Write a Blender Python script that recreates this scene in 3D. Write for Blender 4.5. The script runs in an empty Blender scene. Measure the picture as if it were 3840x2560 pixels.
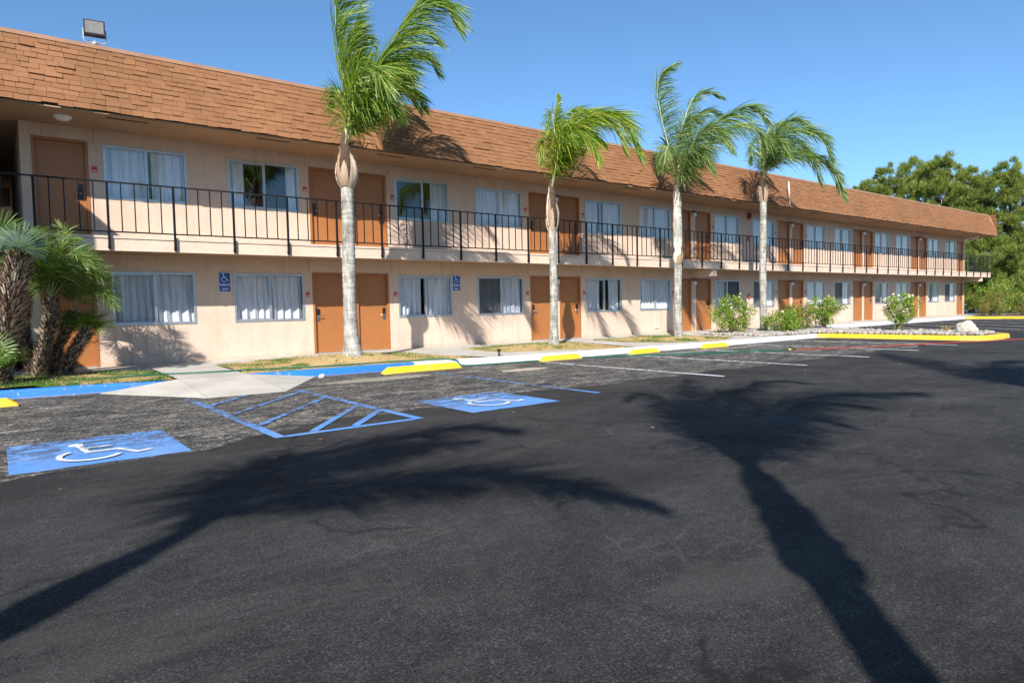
import bpy, bmesh, math, random
from mathutils import Vector, Matrix
R=math.radians
random.seed(7)
sc=bpy.context.scene
col=sc.collection
PI=math.pi
# ------------------------------------------------------------------ camera model (used to measure points)
CF=2507.2;YAW=R(37.666);PIT=R(2.876);ROL=R(1.23);CH=1.27
def ray(u,v):
    x=(u-1920)/CF;y=(v-1280)/CF
    c,s=math.cos(ROL),math.sin(ROL)
    x,y=c*x-s*y,s*x+c*y
    sp,cp=math.sin(PIT),math.cos(PIT)
    d=cp-y*sp; z=-sp-y*cp
    sy,cy=math.sin(YAW),math.cos(YAW)
    return Vector((d*sy+x*cy,d*cy-x*sy,z))
def at_depth(u,v,dep):
    a=ray(u,v); d=a.x*math.sin(YAW)+a.y*math.cos(YAW)
    return Vector((0,0,CH))+a*(dep/d)
# ------------------------------------------------------------------ materials
def newmat(name):
    m=bpy.data.materials.new(name); m.use_nodes=True
    nt=m.node_tree; b=nt.nodes['Principled BSDF']
    return m,nt,b
def N(nt,t,**kw):
    n=nt.nodes.new(t)
    for k,v in kw.items():
        if k in n.inputs: n.inputs[k].default_value=v
        else: setattr(n,k,v)
    return n
def L(nt,a,b): nt.links.new(a,b)
def coords(nt,scale=(1,1,1)):
    g=N(nt,'ShaderNodeNewGeometry'); mp=N(nt,'ShaderNodeMapping'); mp.inputs['Scale'].default_value=scale
    L(nt,g.outputs['Position'],mp.inputs['Vector']); return mp.outputs[0]
def noise(nt,co,scale,detail=4,rough=.6,dist=0):
    n=N(nt,'ShaderNodeTexNoise'); n.inputs['Scale'].default_value=scale; n.inputs['Detail'].default_value=detail
    n.inputs['Roughness'].default_value=rough; n.inputs['Distortion'].default_value=dist
    L(nt,co,n.inputs['Vector']); return n.outputs['Fac']
def ramp(nt,f,stops,interp='LINEAR'):
    r=N(nt,'ShaderNodeValToRGB'); cr=r.color_ramp; cr.interpolation=interp
    while len(cr.elements)<len(stops): cr.elements.new(.5)
    for e,(p,c) in zip(cr.elements,stops):
        e.position=p; e.color=(c,c,c,1) if not hasattr(c,'__len__') else (*c,1)
    L(nt,f,r.inputs[0]); return r.outputs[0]
def mixc(nt,f,a,b,mode='MIX'):
    m=N(nt,'ShaderNodeMix'); m.data_type='RGBA'; m.blend_type=mode
    if hasattr(f,'links'): L(nt,f,m.inputs[0])
    else: m.inputs[0].default_value=f
    for s,i in((a,6),(b,7)):
        if hasattr(s,'links'): L(nt,s,m.inputs[i])
        else: m.inputs[i].default_value=(*s,1)
    return m.outputs[2]
def math_(nt,op,a,b=0.):
    m=N(nt,'ShaderNodeMath'); m.operation=op
    for s,i in((a,0),(b,1)):
        if hasattr(s,'links'): L(nt,s,m.inputs[i])
        else: m.inputs[i].default_value=s
    return m.outputs[0]
def bump(nt,b,h,strength=.3,dist=.01):
    n=N(nt,'ShaderNodeBump'); n.inputs['Strength'].default_value=strength; n.inputs['Distance'].default_value=dist
    L(nt,h,n.inputs['Height']); L(nt,n.outputs[0],b.inputs['Normal'])
def simple(name,c,rough=.6,metal=0,var=.12,vs=3,bs=0,bscale=60,bd=.004,spec=.5):
    m,nt,b=newmat(name); co=coords(nt)
    if var: 
        f=noise(nt,co,vs,5); c2=tuple(x*(1-var) for x in c); c3=tuple(min(1,x*(1+var)) for x in c)
        L(nt,ramp(nt,f,[(.3,c2),(.7,c3)]),b.inputs['Base Color'])
    else: b.inputs['Base Color'].default_value=(*c,1)
    b.inputs['Roughness'].default_value=rough; b.inputs['Metallic'].default_value=metal
    b.inputs['Specular IOR Level'].default_value=spec
    if bs: bump(nt,b,noise(nt,co,bscale,4),bs,bd)
    return m
M={}
def stucco(name,c,stain=True):
    m,nt,b=newmat(name); co=coords(nt)
    f=noise(nt,co,1.3,6,.65); f2=noise(nt,co,26,4,.6,1.5)
    c0=tuple(x*.9 for x in c); c1=tuple(x*1.06 for x in c)
    cc=ramp(nt,f,[(.3,c0),(.7,c1)])
    g=ramp(nt,f2,[(.40,.92),(.52,1.0)])
    cc=mixc(nt,1,cc,g,'MULTIPLY')
    if stain:
        cs=coords(nt,(2.2,2.2,.16)); st=ramp(nt,noise(nt,cs,1.6,5,.7),[(.5,1.),(.78,.84)])
        cc=mixc(nt,1,cc,st,'MULTIPLY'); cs2=coords(nt,(7,7,.35)); cc=mixc(nt,1,cc,ramp(nt,noise(nt,cs2,1.5,4,.6),[(.56,1.),(.68,.88)]),'MULTIPLY')
        # splash dirt close above the walkway
        g2=N(nt,'ShaderNodeNewGeometry'); sx=N(nt,'ShaderNodeSeparateXYZ'); L(nt,g2.outputs['Position'],sx.inputs[0])
        h=math_(nt,'ADD',sx.outputs['Z'],math_(nt,'MULTIPLY',noise(nt,co,5,4),.3))
        d=ramp(nt,h,[(.28,(.80,.74,.66)),(.44,(1,1,1))])
        cc=mixc(nt,1,cc,d,'MULTIPLY')
    L(nt,cc,b.inputs['Base Color']); b.inputs['Roughness'].default_value=.93; b.inputs['Specular IOR Level'].default_value=.2
    h=ramp(nt,noise(nt,co,11,5,.6,2.0),[(.42,0.),(.56,1.)])
    h2=mixc(nt,.35,h,noise(nt,co,70,3))
    bump(nt,b,h2,.38,.010); return m
M['stucco']=stucco('stucco_wall',(.675,.505,.395))
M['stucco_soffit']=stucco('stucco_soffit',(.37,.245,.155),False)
M['trim']=stucco('slab_face_paint',(.68,.515,.405),False)
M['dark_void']=simple('dark_interior',(.03,.03,.032),.9,var=0)
M['room']=simple('room_wall',(.28,.25,.22),.9,var=.1)
M['door']=simple('door_paint',(.36,.138,.042),.42,var=.05,vs=2,bs=.08,bscale=25)
M['door_frame']=simple('door_frame_paint',(.35,.132,.040),.5,var=.08,bs=.1,bscale=40)
M['threshold']=simple('door_threshold_metal',(.55,.55,.53),.4,.7)
M['lock_black']=simple('lock_black_plastic',(.012,.012,.013),.35,var=0)
M['steel']=simple('brushed_steel',(.6,.59,.57),.28,1,var=.1,vs=20)
M['alu']=simple('aluminium_frame',(.52,.54,.57),.38,.75,var=.12,vs=8)
M['rail']=simple('black_rail_paint',(.006,.007,.009),.5,var=.3,vs=9,spec=.25)
M['edge']=simple('roof_edge_flashing',(.37,.195,.115),.6,var=.12,vs=2,bs=.1,bscale=12)
M['roof_deck']=simple('flat_roof_felt',(.3,.28,.26),.95)
M['backing']=simple('roof_backing',(.07,.04,.028),.9)
M['red_plate']=simple('red_room_plate',(.55,.045,.03),.45,var=.05)
M['white_text']=simple('white_lettering',(.8,.8,.8),.5,var=0)
M['sign_blue']=simple('sign_blue',(.008,.085,.36),.35,var=.06)
M['lamp_white']=simple('lamp_white_plastic',(.75,.76,.74),.3,var=.03)
M['lamp_grey']=simple('lamp_grey_metal',(.10,.10,.10),.45,.3)
M['flood_black']=simple('floodlight_black',(.012,.012,.013),.4,var=.2)
M['flood_glass']=simple('floodlight_lens',(.17,.165,.15),.15,var=.1,vs=18)
M['pipe']=simple('weathered_pipe',(.42,.40,.36),.6,.3,var=.2,vs=15)
M['bell']=simple('bell_red',(.22,.012,.01),.4)
M['vent_dark']=simple('vent_dark',(.05,.035,.025),.8)
def brick_random(m,nt,b,base,amt):
    pass
# shingles (each shingle is its own island)
m,nt,b=newmat('roof_shingle'); g=N(nt,'ShaderNodeNewGeometry'); co=coords(nt)
c=ramp(nt,g.outputs['Random Per Island'],[(0,(.235,.109,.050)),(.5,(.258,.121,.056)),(1,(.278,.132,.062))])
c=mixc(nt,1,c,ramp(nt,noise(nt,co,.7,5,.6),[(.3,.84),(.7,1.1)]),'MULTIPLY')
c=mixc(nt,1,c,ramp(nt,noise(nt,co,160,2,.6),[(.3,.82),(.7,1.14)]),'MULTIPLY')
L(nt,c,b.inputs['Base Color']); b.inputs['Roughness'].default_value=.92; b.inputs['Specular IOR Level'].default_value=.25
bump(nt,b,noise(nt,co,180,2),.5,.003); M['shingle']=m
# glass
m=bpy.data.materials.new('window_glass'); m.use_nodes=True; nt=m.node_tree; nt.nodes.clear()
o=N(nt,'ShaderNodeOutputMaterial'); mx=N(nt,'ShaderNodeMixShader'); tr=N(nt,'ShaderNodeBsdfTransparent'); tr.inputs[0].default_value=(.88,.905,.94,1)
gl=N(nt,'ShaderNodeBsdfGlossy'); gl.inputs['Roughness'].default_value=.004; gl.inputs['Color'].default_value=(1,1,1,1)
gg=N(nt,'ShaderNodeNewGeometry'); vd=N(nt,'ShaderNodeVectorMath'); vd.operation='DOT_PRODUCT'; L(nt,gg.outputs['Incoming'],vd.inputs[0]); L(nt,gg.outputs['Normal'],vd.inputs[1])
bp=N(nt,'ShaderNodeBump'); bp.inputs['Strength'].default_value=.05; bp.inputs['Distance'].default_value=.02
L(nt,noise(nt,coords(nt),1.4,2),bp.inputs['Height']); L(nt,bp.outputs[0],gl.inputs['Normal'])
fc=math_(nt,'POWER',math_(nt,'SUBTRACT',1.,math_(nt,'ABSOLUTE',vd.outputs['Value'])),4.2); f2=math_(nt,'ADD',math_(nt,'MULTIPLY',fc,.85),.11)
L(nt,f2,mx.inputs[0]); L(nt,tr.outputs[0],mx.inputs[1]); L(nt,gl.outputs[0],mx.inputs[2]); L(nt,mx.outputs[0],o.inputs[0]); M['glass']=m
# curtain
m,nt,b=newmat('white_curtain'); co=coords(nt,(9,9,.5))
L(nt,ramp(nt,noise(nt,co,2,3),[(.35,(.62,.63,.66)),(.6,(.86,.86,.87))]),b.inputs['Base Color']); b.inputs['Roughness'].default_value=.9
b.inputs['Transmission Weight'].default_value=0
M['curtain']=m
# insect screen
m=bpy.data.materials.new('insect_screen'); m.use_nodes=True; nt=m.node_tree; nt.nodes.clear()
o=N(nt,'ShaderNodeOutputMaterial'); mx=N(nt,'ShaderNodeMixShader'); mx.inputs[0].default_value=.62; tr=N(nt,'ShaderNodeBsdfTransparent'); di=N(nt,'ShaderNodeBsdfDiffuse'); di.inputs[0].default_value=(.06,.065,.07,1)
L(nt,tr.outputs[0],mx.inputs[1]); L(nt,di.outputs[0],mx.inputs[2]); L(nt,mx.outputs[0],o.inputs[0]); M['screen']=m
# asphalt : worn stalls near the kerb, fresh sealcoat elsewhere
m,nt,b=newmat('asphalt'); co=coords(nt); g=N(nt,'ShaderNodeNewGeometry'); sx=N(nt,'ShaderNodeSeparateXYZ'); L(nt,g.outputs['Position'],sx.inputs[0])
big=noise(nt,co,.35,5,.6); fine=noise(nt,co,230,3,.7); mid=noise(nt,co,14,5,.65)
new=ramp(nt,big,[(.3,(.0265,.0255,.0245)),(.5,(.0335,.0325,.0315)),(.7,(.046,.045,.044))])
new=mixc(nt,1,new,ramp(nt,fine,[(.3,.45),(.5,.92),(.72,2.3)]),'MULTIPLY')
new=mixc(nt,1,new,ramp(nt,mid,[(.3,.80),(.5,1.),(.7,1.25)]),'MULTIPLY')
new=mixc(nt,1,new,ramp(nt,noise(nt,co,75,5,.8),[(.38,.55),(.5,.95),(.62,1.7)]),'MULTIPLY')
new=mixc(nt,1,new,ramp(nt,noise(nt,co,.9,6,.72,.8),[(.36,.82),(.5,1.),(.64,1.28)]),'MULTIPLY')
brush=noise(nt,coords(nt,(.5,1.0,1)),1.7,7,.75,1.2)
new=mixc(nt,1,new,ramp(nt,brush,[(.35,.84),(.65,1.2)]),'MULTIPLY')
# thin hairline cracks, only in places
def grit(scale,lo,hi):
    v=N(nt,'ShaderNodeTexVoronoi'); v.inputs['Scale'].default_value=scale; L(nt,co,v.inputs['Vector']); sc_=N(nt,'ShaderNodeSeparateColor'); L(nt,v.outputs['Color'],sc_.inputs[0])
    return ramp(nt,sc_.outputs[0],[(0,lo),(.6,(lo+hi)*.42),(.9,hi*.8),(1,hi)])
new=mixc(nt,1,new,grit(95,.78,1.35),'MULTIPLY')
new=mixc(nt,1,new,grit(190,.6,1.7),'MULTIPLY')
tyre=noise(nt,coords(nt,(.35,.9,1)),.8,6,.8,2.2)
new=mixc(nt,ramp(nt,tyre,[(.50,0.),(.58,.35)]),new,(.060,.057,.052))
def cracks(scale,w,dist):
    v=N(nt,'ShaderNodeTexVoronoi'); v.feature='DISTANCE_TO_EDGE'; v.inputs['Scale'].default_value=scale
    nn=N(nt,'ShaderNodeTexNoise'); nn.inputs['Scale'].default_value=3.; nn.inputs['Detail'].default_value=5
    va=N(nt,'ShaderNodeVectorMath'); va.operation='SCALE'; va.inputs['Scale'].default_value=dist
    L(nt,co,nn.inputs['Vector']); L(nt,nn.outputs['Color'],va.inputs[0])
    ad=N(nt,'ShaderNodeVectorMath'); ad.operation='ADD'; L(nt,co,ad.inputs[0]); L(nt,va.outputs[0],ad.inputs[1]); L(nt,ad.outputs[0],v.inputs['Vector'])
    return ramp(nt,v.outputs['Distance'],[(0,1.),(w,0.)])
ck=math_(nt,'MULTIPLY',cracks(.42,.016,.7),ramp(nt,noise(nt,co,.6,2),[(.46,0.),(.50,1.)]))
new=mixc(nt,math_(nt,'MULTIPLY',ck,.75),new,(.008,.008,.008))
ck3=math_(nt,'MULTIPLY',cracks(2.4,.030,.30),ramp(nt,noise(nt,co,.7,3),[(.52,0.),(.58,1.)]))
new=mixc(nt,math_(nt,'MULTIPLY',ck3,.22),new,(.12,.11,.095))
# white debris flecks
vf=N(nt,'ShaderNodeTexVoronoi'); vf.inputs['Scale'].default_value=2.6; L(nt,co,vf.inputs['Vector'])
sp=N(nt,'ShaderNodeSeparateColor'); L(nt,vf.outputs['Color'],sp.inputs[0])
fl=math_(nt,'MULTIPLY',math_(nt,'LESS_THAN',vf.outputs['Distance'],math_(nt,'MULTIPLY',sp.outputs[1],.055)),math_(nt,'GREATER_THAN',sp.outputs[0],.55))
fleck=ramp(nt,sp.outputs[2],[(0,(.5,.48,.42)),(.8,(.6,.6,.58)),(.95,(.4,.16,.08))])
new=mixc(nt,fl,new,fleck)
st=mixc(nt,.45,noise(nt,coords(nt,(.75,1.8,1)),1.9,6,.66,1.4),noise(nt,coords(nt,(1,1.6,1)),13,6,.68,.8))
old=ramp(nt,st,[(.40,(.030,.029,.028)),(.47,(.060,.056,.052)),(.53,(.115,.106,.094)),(.61,(.21,.19,.16))])
old=mixc(nt,1,old,grit(48,.35,2.4),'MULTIPLY')
old=mixc(nt,1,old,ramp(nt,noise(nt,co,28,6,.8),[(.35,.45),(.5,1.),(.65,1.6)]),'MULTIPLY')
old=mixc(nt,1,old,ramp(nt,fine,[(.3,.45),(.5,.95),(.72,1.75)]),'MULTIPLY')
ck2=math_(nt,'MULTIPLY',cracks(1.5,.03,.5),.65)
old=mixc(nt,ck2,old,(.012,.012,.012))
# sandy pits: broken patches
sand=noise(nt,co,.85,4,.6)
sg=N(nt,'ShaderNodeMath'); 
pit=ramp(nt,sand,[(.60,0.),(.67,1.)])
pit=math_(nt,'MULTIPLY',pit,ramp(nt,noise(nt,co,30,3,.7),[(.38,.15),(.55,1.)]))
pit=math_(nt,'MULTIPLY',pit,ramp(nt,math_(nt,'ADD',sx.outputs['Y'],0.),[(0,0.),(1,1.)]))
nY=math_(nt,'DIVIDE',math_(nt,'SUBTRACT',sx.outputs['Y'],9.2),2.5)
pit=math_(nt,'MULTIPLY',pit,ramp(nt,nY,[(0,0.),(1,1.)]))
old=mixc(nt,pit,old,(.30,.25,.19))
# explicit sand patch
def disc(x,y,rx,ry):
    dx=math_(nt,'DIVIDE',math_(nt,'SUBTRACT',sx.outputs['X'],x),rx); dy=math_(nt,'DIVIDE',math_(nt,'SUBTRACT',sx.outputs['Y'],y),ry)
    d=math_(nt,'ADD',math_(nt,'MULTIPLY',dx,dx),math_(nt,'MULTIPLY',dy,dy))
    d=math_(nt,'ADD',d,math_(nt,'MULTIPLY',noise(nt,co,5,5,.7),1.2))
    return ramp(nt,d,[(.9,1.),(1.35,0.)])
old=mixc(nt,disc(8.6,10.7,1.0,.42),old,(.42,.35,.27))
old=mixc(nt,math_(nt,'MULTIPLY',disc(5.6,11.35,1.9,.5),.75),old,(.33,.29,.23))
old=mixc(nt,math_(nt,'MULTIPLY',disc(15,11.2,5.5,.35),.6),old,(.27,.24,.19))
wob=math_(nt,'ADD',math_(nt,'MULTIPLY',noise(nt,co,.55,2,.5),1.5),math_(nt,'MULTIPLY',noise(nt,co,7,3),.1))
# seam line: y = 6.4 at x=0 rising to 7.6 by x=4 and level after
xx=math_(nt,'MULTIPLY',math_(nt,'MINIMUM',sx.outputs['X'],4.2),.26)
lim=math_(nt,'ADD',math_(nt,'ADD',xx,5.75),wob)
msk=math_(nt,'MULTIPLY',math_(nt,'GREATER_THAN',sx.outputs['Y'],lim),math_(nt,'LESS_THAN',math_(nt,'ADD',sx.outputs['X'],math_(nt,'MULTIPLY',noise(nt,co,1.2),1.)),22.2))
L(nt,mixc(nt,msk,new,old),b.inputs['Base Color']); b.inputs['Roughness'].default_value=.88; b.inputs['Specular IOR Level'].default_value=.18
bump(nt,b,mixc(nt,.5,fine,noise(nt,co,70,4,.7)),.7,.006); M['asphalt']=m
def paint(name,c,wear=.35):
    m,nt,b=newmat(name); co=coords(nt); g=N(nt,'ShaderNodeNewGeometry'); sx=N(nt,'ShaderNodeSeparateXYZ'); L(nt,g.outputs['Position'],sx.inputs[0])
    f=noise(nt,co,3,6,.7); cc=ramp(nt,f,[(.3,tuple(x*.82 for x in c)),(.7,tuple(min(1,x*1.12) for x in c))])
    w=ramp(nt,mixc(nt,.4,noise(nt,coords(nt,(1,1.7,1)),5,4,.6,.6),noise(nt,co,32,3,.6)),[(.525-wear*.12,0.),(.55-wear*.12,1.)])
    old=ramp(nt,sx.outputs['Y'],[(0,0.),(1,0.)])
    yy=math_(nt,'DIVIDE',math_(nt,'SUBTRACT',sx.outputs['Y'],7.0),1.6)
    w=math_(nt,'MULTIPLY',w,ramp(nt,yy,[(0,.10),(.30,.6),(.75,1.)]))
    dust=mixc(nt,.5,cc,(.35,.36,.38))
    cc=mixc(nt,ramp(nt,noise(nt,co,2.1,4),[(.5,0.),(.7,.55)]),cc,dust)
    L(nt,mixc(nt,w,cc,(.06,.057,.055)),b.inputs['Base Color']); b.inputs['Roughness'].default_value=.75
    bump(nt,b,noise(nt,co,160,3,.7),.6,.005); return m
M['paint_blue']=paint('pavement_blue_paint',(.10,.27,.62),.35)
M['paint_white']=paint('pavement_white_paint',(.74,.74,.74),.12)
def kerbpaint(name,c):
    m,nt,b=newmat(name); co=coords(nt)
    cc=ramp(nt,noise(nt,co,2.5,6,.7),[(.3,tuple(x*.88 for x in c)),(.7,tuple(min(1,x*1.08) for x in c))])
    chip=ramp(nt,noise(nt,co,11,5,.62),[(.62,0.),(.66,.75)])
    gz=N(nt,'ShaderNodeNewGeometry'); sz=N(nt,'ShaderNodeSeparateXYZ'); L(nt,gz.outputs['Position'],sz.inputs[0])
    dz=math_(nt,'ADD',sz.outputs['Z'],math_(nt,'MULTIPLY',noise(nt,co,9,5,.7),.06)); cc=mixc(nt,ramp(nt,dz,[(.035,.75),(.06,0.)]),cc,(.20,.18,.15))
    cc=mixc(nt,ramp(nt,noise(nt,co,3.1,5,.65,.8),[(.58,0.),(.68,.35)]),cc,(.16,.14,.12))
    L(nt,mixc(nt,chip,cc,(.36,.34,.30)),b.inputs['Base Color']); b.inputs['Roughness'].default_value=.55
    bump(nt,b,noise(nt,co,26,5,.7,1.),.55,.012); return m
M['kerb_blue']=kerbpaint('kerb_blue_paint',(.018,.175,.66))
M['kerb_white']=kerbpaint('kerb_white_paint',(.80,.81,.82))
M['kerb_yellow']=kerbpaint('kerb_yellow_paint',(.83,.50,.02))
M['kerb_grey']=kerbpaint('kerb_bare_concrete',(.4,.38,.34))
m,nt,b=newmat('concrete'); co=coords(nt)
cc=ramp(nt,noise(nt,co,1.1,6,.65),[(.35,(.40,.365,.315)),(.65,(.52,.48,.42))])
cc=mixc(nt,1,cc,ramp(nt,noise(nt,co,90,3,.7),[(.3,.85),(.7,1.1)]),'MULTIPLY')
cc=mixc(nt,ramp(nt,noise(nt,co,5,6,.75),[(.6,0.),(.75,.4)]),cc,(.22,.2,.17))
L(nt,cc,b.inputs['Base Color']); b.inputs['Roughness'].default_value=.88; bump(nt,b,noise(nt,co,120,3),.3,.003); M['concrete']=m
# lawn
m,nt,b=newmat('lawn_turf'); co=coords(nt); g=N(nt,'ShaderNodeNewGeometry'); sx=N(nt,'ShaderNodeSeparateXYZ'); L(nt,g.outputs['Position'],sx.inputs[0])
dry=ramp(nt,noise(nt,co,45,4,.7),[(.3,(.22,.13,.045)),(.5,(.50,.34,.15)),(.7,(.66,.50,.27))])
grn=ramp(nt,noise(nt,co,45,4,.7),[(.3,(.022,.06,.008)),(.6,(.07,.15,.02)),(.8,(.20,.22,.06))])
fg=math_(nt,'ADD',noise(nt,co,1.6,5,.65),math_(nt,'MULTIPLY',noise(nt,co,14,3),.12))
dx=math_(nt,'MULTIPLY',math_(nt,'ABSOLUTE',math_(nt,'SUBTRACT',sx.outputs['X'],8.5)),.016)
fg=math_(nt,'ADD',fg,dx)
fgL=math_(nt,'MULTIPLY',math_(nt,'LESS_THAN',sx.outputs['X'],3),.06); fg=math_(nt,'ADD',fg,fgL)
mk=ramp(nt,fg,[(.66,0.),(.75,1.)])
L(nt,mixc(nt,mk,dry,grn),b.inputs['Base Color']); b.inputs['Roughness'].default_value=.95; b.inputs['Specular IOR Level'].default_value=.1
bump(nt,b,noise(nt,co,80,4,.8),.9,.02); M['lawn']=m
M['dirt']=simple('bed_soil',(.20,.145,.10),.95,var=.35,vs=6,bs=.8,bscale=40,bd=.02)
M['desert']=simple('desert_ground',(.17,.145,.105),.95,var=.25,vs=.2,bs=.5,bscale=4,bd=.03)
M['road']=simple('far_road',(.10,.10,.105),.85,var=.15,vs=.6)
def islandmat(name,cols,rough=.5,trans=.0,spec=.4):
    m,nt,b=newmat(name); g=N(nt,'ShaderNodeNewGeometry')
    st=[(i/(len(cols)-1),c) for i,c in enumerate(cols)]
    c=ramp(nt,g.outputs['Random Per Island'],st); L(nt,c,b.inputs['Base Color'])
    b.inputs['Roughness'].default_value=rough; b.inputs['Specular IOR Level'].default_value=spec
    if trans:
        o=[n for n in nt.nodes if n.type=='OUTPUT_MATERIAL'][0]; mx=N(nt,'ShaderNodeMixShader'); mx.inputs[0].default_value=trans
        t=N(nt,'ShaderNodeBsdfTranslucent'); c2=mixc(nt,1,c,(1.25,1.3,.6),'MULTIPLY'); L(nt,c2,t.inputs[0])
        L(nt,b.outputs[0],mx.inputs[1]); L(nt,t.outputs[0],mx.inputs[2]); L(nt,mx.outputs[0],o.inputs[0])
    return m
M['frond']=islandmat('queen_palm_leaflet',[(.07,.155,.022),(.13,.235,.03),(.21,.31,.045),(.38,.43,.11)],.36,.42)
M['frond_warm']=islandmat('queen_palm_leaflet_bright',[(.09,.20,.015),(.15,.28,.02),(.24,.34,.03),(.42,.40,.06)],.38,.4)
M['frond_cool']=islandmat('queen_palm_leaflet_cool',[(.065,.145,.03),(.11,.205,.045),(.18,.275,.065),(.34,.40,.14)],.38,.35)
M['rachis']=simple('palm_rachis',(.42,.42,.20),.5,var=.15,vs=10)
M['fan']=islandmat('fan_palm_leaf',[(.055,.13,.018),(.11,.20,.035),(.19,.27,.06),(.36,.40,.16)],.4,.35)
M['fan_grey']=islandmat('fan_palm_silver_leaf',[(.10,.16,.10),(.15,.21,.14),(.24,.29,.2)],.4,.2)
M['husk']=islandmat('palm_leaf_stubs',[(.05,.032,.022),(.17,.11,.075),(.44,.33,.24),(.78,.68,.56)],.85,0,.1)
M['husk_core']=simple('palm_trunk_fibre',(.075,.045,.028),.95,var=.4,vs=20,bs=.8,bscale=60,bd=.02)
M['sheath']=islandmat('palm_leaf_sheath',[(.30,.20,.13),(.50,.40,.30),(.62,.52,.42),(.70,.62,.52)],.7,0,.2)
m,nt,b=newmat('queen_palm_bark'); co=coords(nt); 
cc=ramp(nt,noise(nt,coords(nt,(3,3,1)),3,6,.7),[(.38,(.20,.185,.155)),(.5,(.345,.325,.285)),(.62,(.47,.445,.40))])
fz=ramp(nt,noise(nt,coords(nt,(14,14,.9)),3.5,5,.7),[(.35,.72),(.6,1.08)])
cc=mixc(nt,1,cc,fz,'MULTIPLY')
rg=ramp(nt,noise(nt,coords(nt,(.8,.8,7)),1.4,4,.7),[(.4,.8),(.55,1.05)]); cc=mixc(nt,1,cc,rg,'MULTIPLY')
L(nt,cc,b.inputs['Base Color']); b.inputs['Roughness'].default_value=.9; bump(nt,b,noise(nt,coords(nt,(10,10,2)),6,5,.75),.5,.015); M['bark']=m
M['rose_leaf']=islandmat('rose_leaf',[(.06,.15,.018),(.12,.24,.03),(.22,.33,.035),(.42,.42,.045)],.4,.3)
M['rose_leaf_red']=islandmat('rose_leaf_rusty',[(.07,.14,.025),(.13,.20,.03),(.26,.27,.05),(.34,.15,.06)],.4,.3)
M['twig']=simple('shrub_twig',(.17,.11,.075),.85)
M['petal']=islandmat('rose_petal',[(.72,.66,.50),(.82,.80,.72),(.75,.62,.50)],.6,.2)
M['petal_pink']=islandmat('rose_petal_pink',[(.75,.35,.22),(.82,.6,.5)],.6,.2)
M['pine']=islandmat('pine_needles',[(.08,.125,.028),(.15,.205,.045),(.25,.295,.065),(.38,.40,.11)],.6,.4,.2)
M['pine_core']=simple('pine_inner_needles',(.035,.055,.014),.9,var=.4,vs=2)
M['pine_bark']=simple('pine_bark',(.12,.09,.065),.95,var=.3,bs=.8,bscale=8,bd=.05)
M['hose_green']=simple('hose_green',(.0,.11,.07),.4,var=.15)
M['hose_red']=simple('hose_red',(.36,.05,.035),.4,var=.1)
M['brass']=simple('brass',(.55,.38,.12),.35,1)
def stonemat(name,c1,c2,c3):
    m,nt,b=newmat(name); oi=N(nt,'ShaderNodeObjectInfo'); tc=N(nt,'ShaderNodeTexCoord')
    c=ramp(nt,oi.outputs['Random'],[(0,c1),(.5,c2),(1,c3)])
    n=N(nt,'ShaderNodeTexNoise'); n.inputs['Scale'].default_value=9; n.inputs['Detail'].default_value=6; L(nt,tc.outputs['Object'],n.inputs['Vector'])
    c=mixc(nt,1,c,ramp(nt,n.outputs['Fac'],[(.3,.75),(.7,1.2)]),'MULTIPLY'); L(nt,c,b.inputs['Base Color']); b.inputs['Roughness'].default_value=.8
    bump(nt,b,n.outputs['Fac'],.3,.01); return m
M['cobble']=stonemat('river_stone',(.20,.17,.15),(.36,.31,.26),(.27,.27,.26))
m,nt,b=newmat('boulder_rock'); tc=coords(nt); f=noise(nt,tc,5,8,.75)
cc=ramp(nt,f,[(.3,(.25,.22,.17)),(.5,(.46,.42,.36)),(.7,(.60,.57,.50))]); cc=mixc(nt,ramp(nt,noise(nt,tc,9,5),[(.6,0.),(.72,.5)]),cc,(.13,.12,.09))
L(nt,cc,b.inputs['Base Color']); b.inputs['Roughness'].default_value=.9; bump(nt,b,f,.8,.04); M['boulder']=m
M['grass_blade']=islandmat('grass_blade',[(.05,.12,.015),(.10,.19,.03),(.30,.26,.10)],.6,.3)
M['grass_dry']=islandmat('dry_grass_blade',[(.36,.24,.10),(.50,.36,.17),(.60,.46,.25)],.7,.3)
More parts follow.
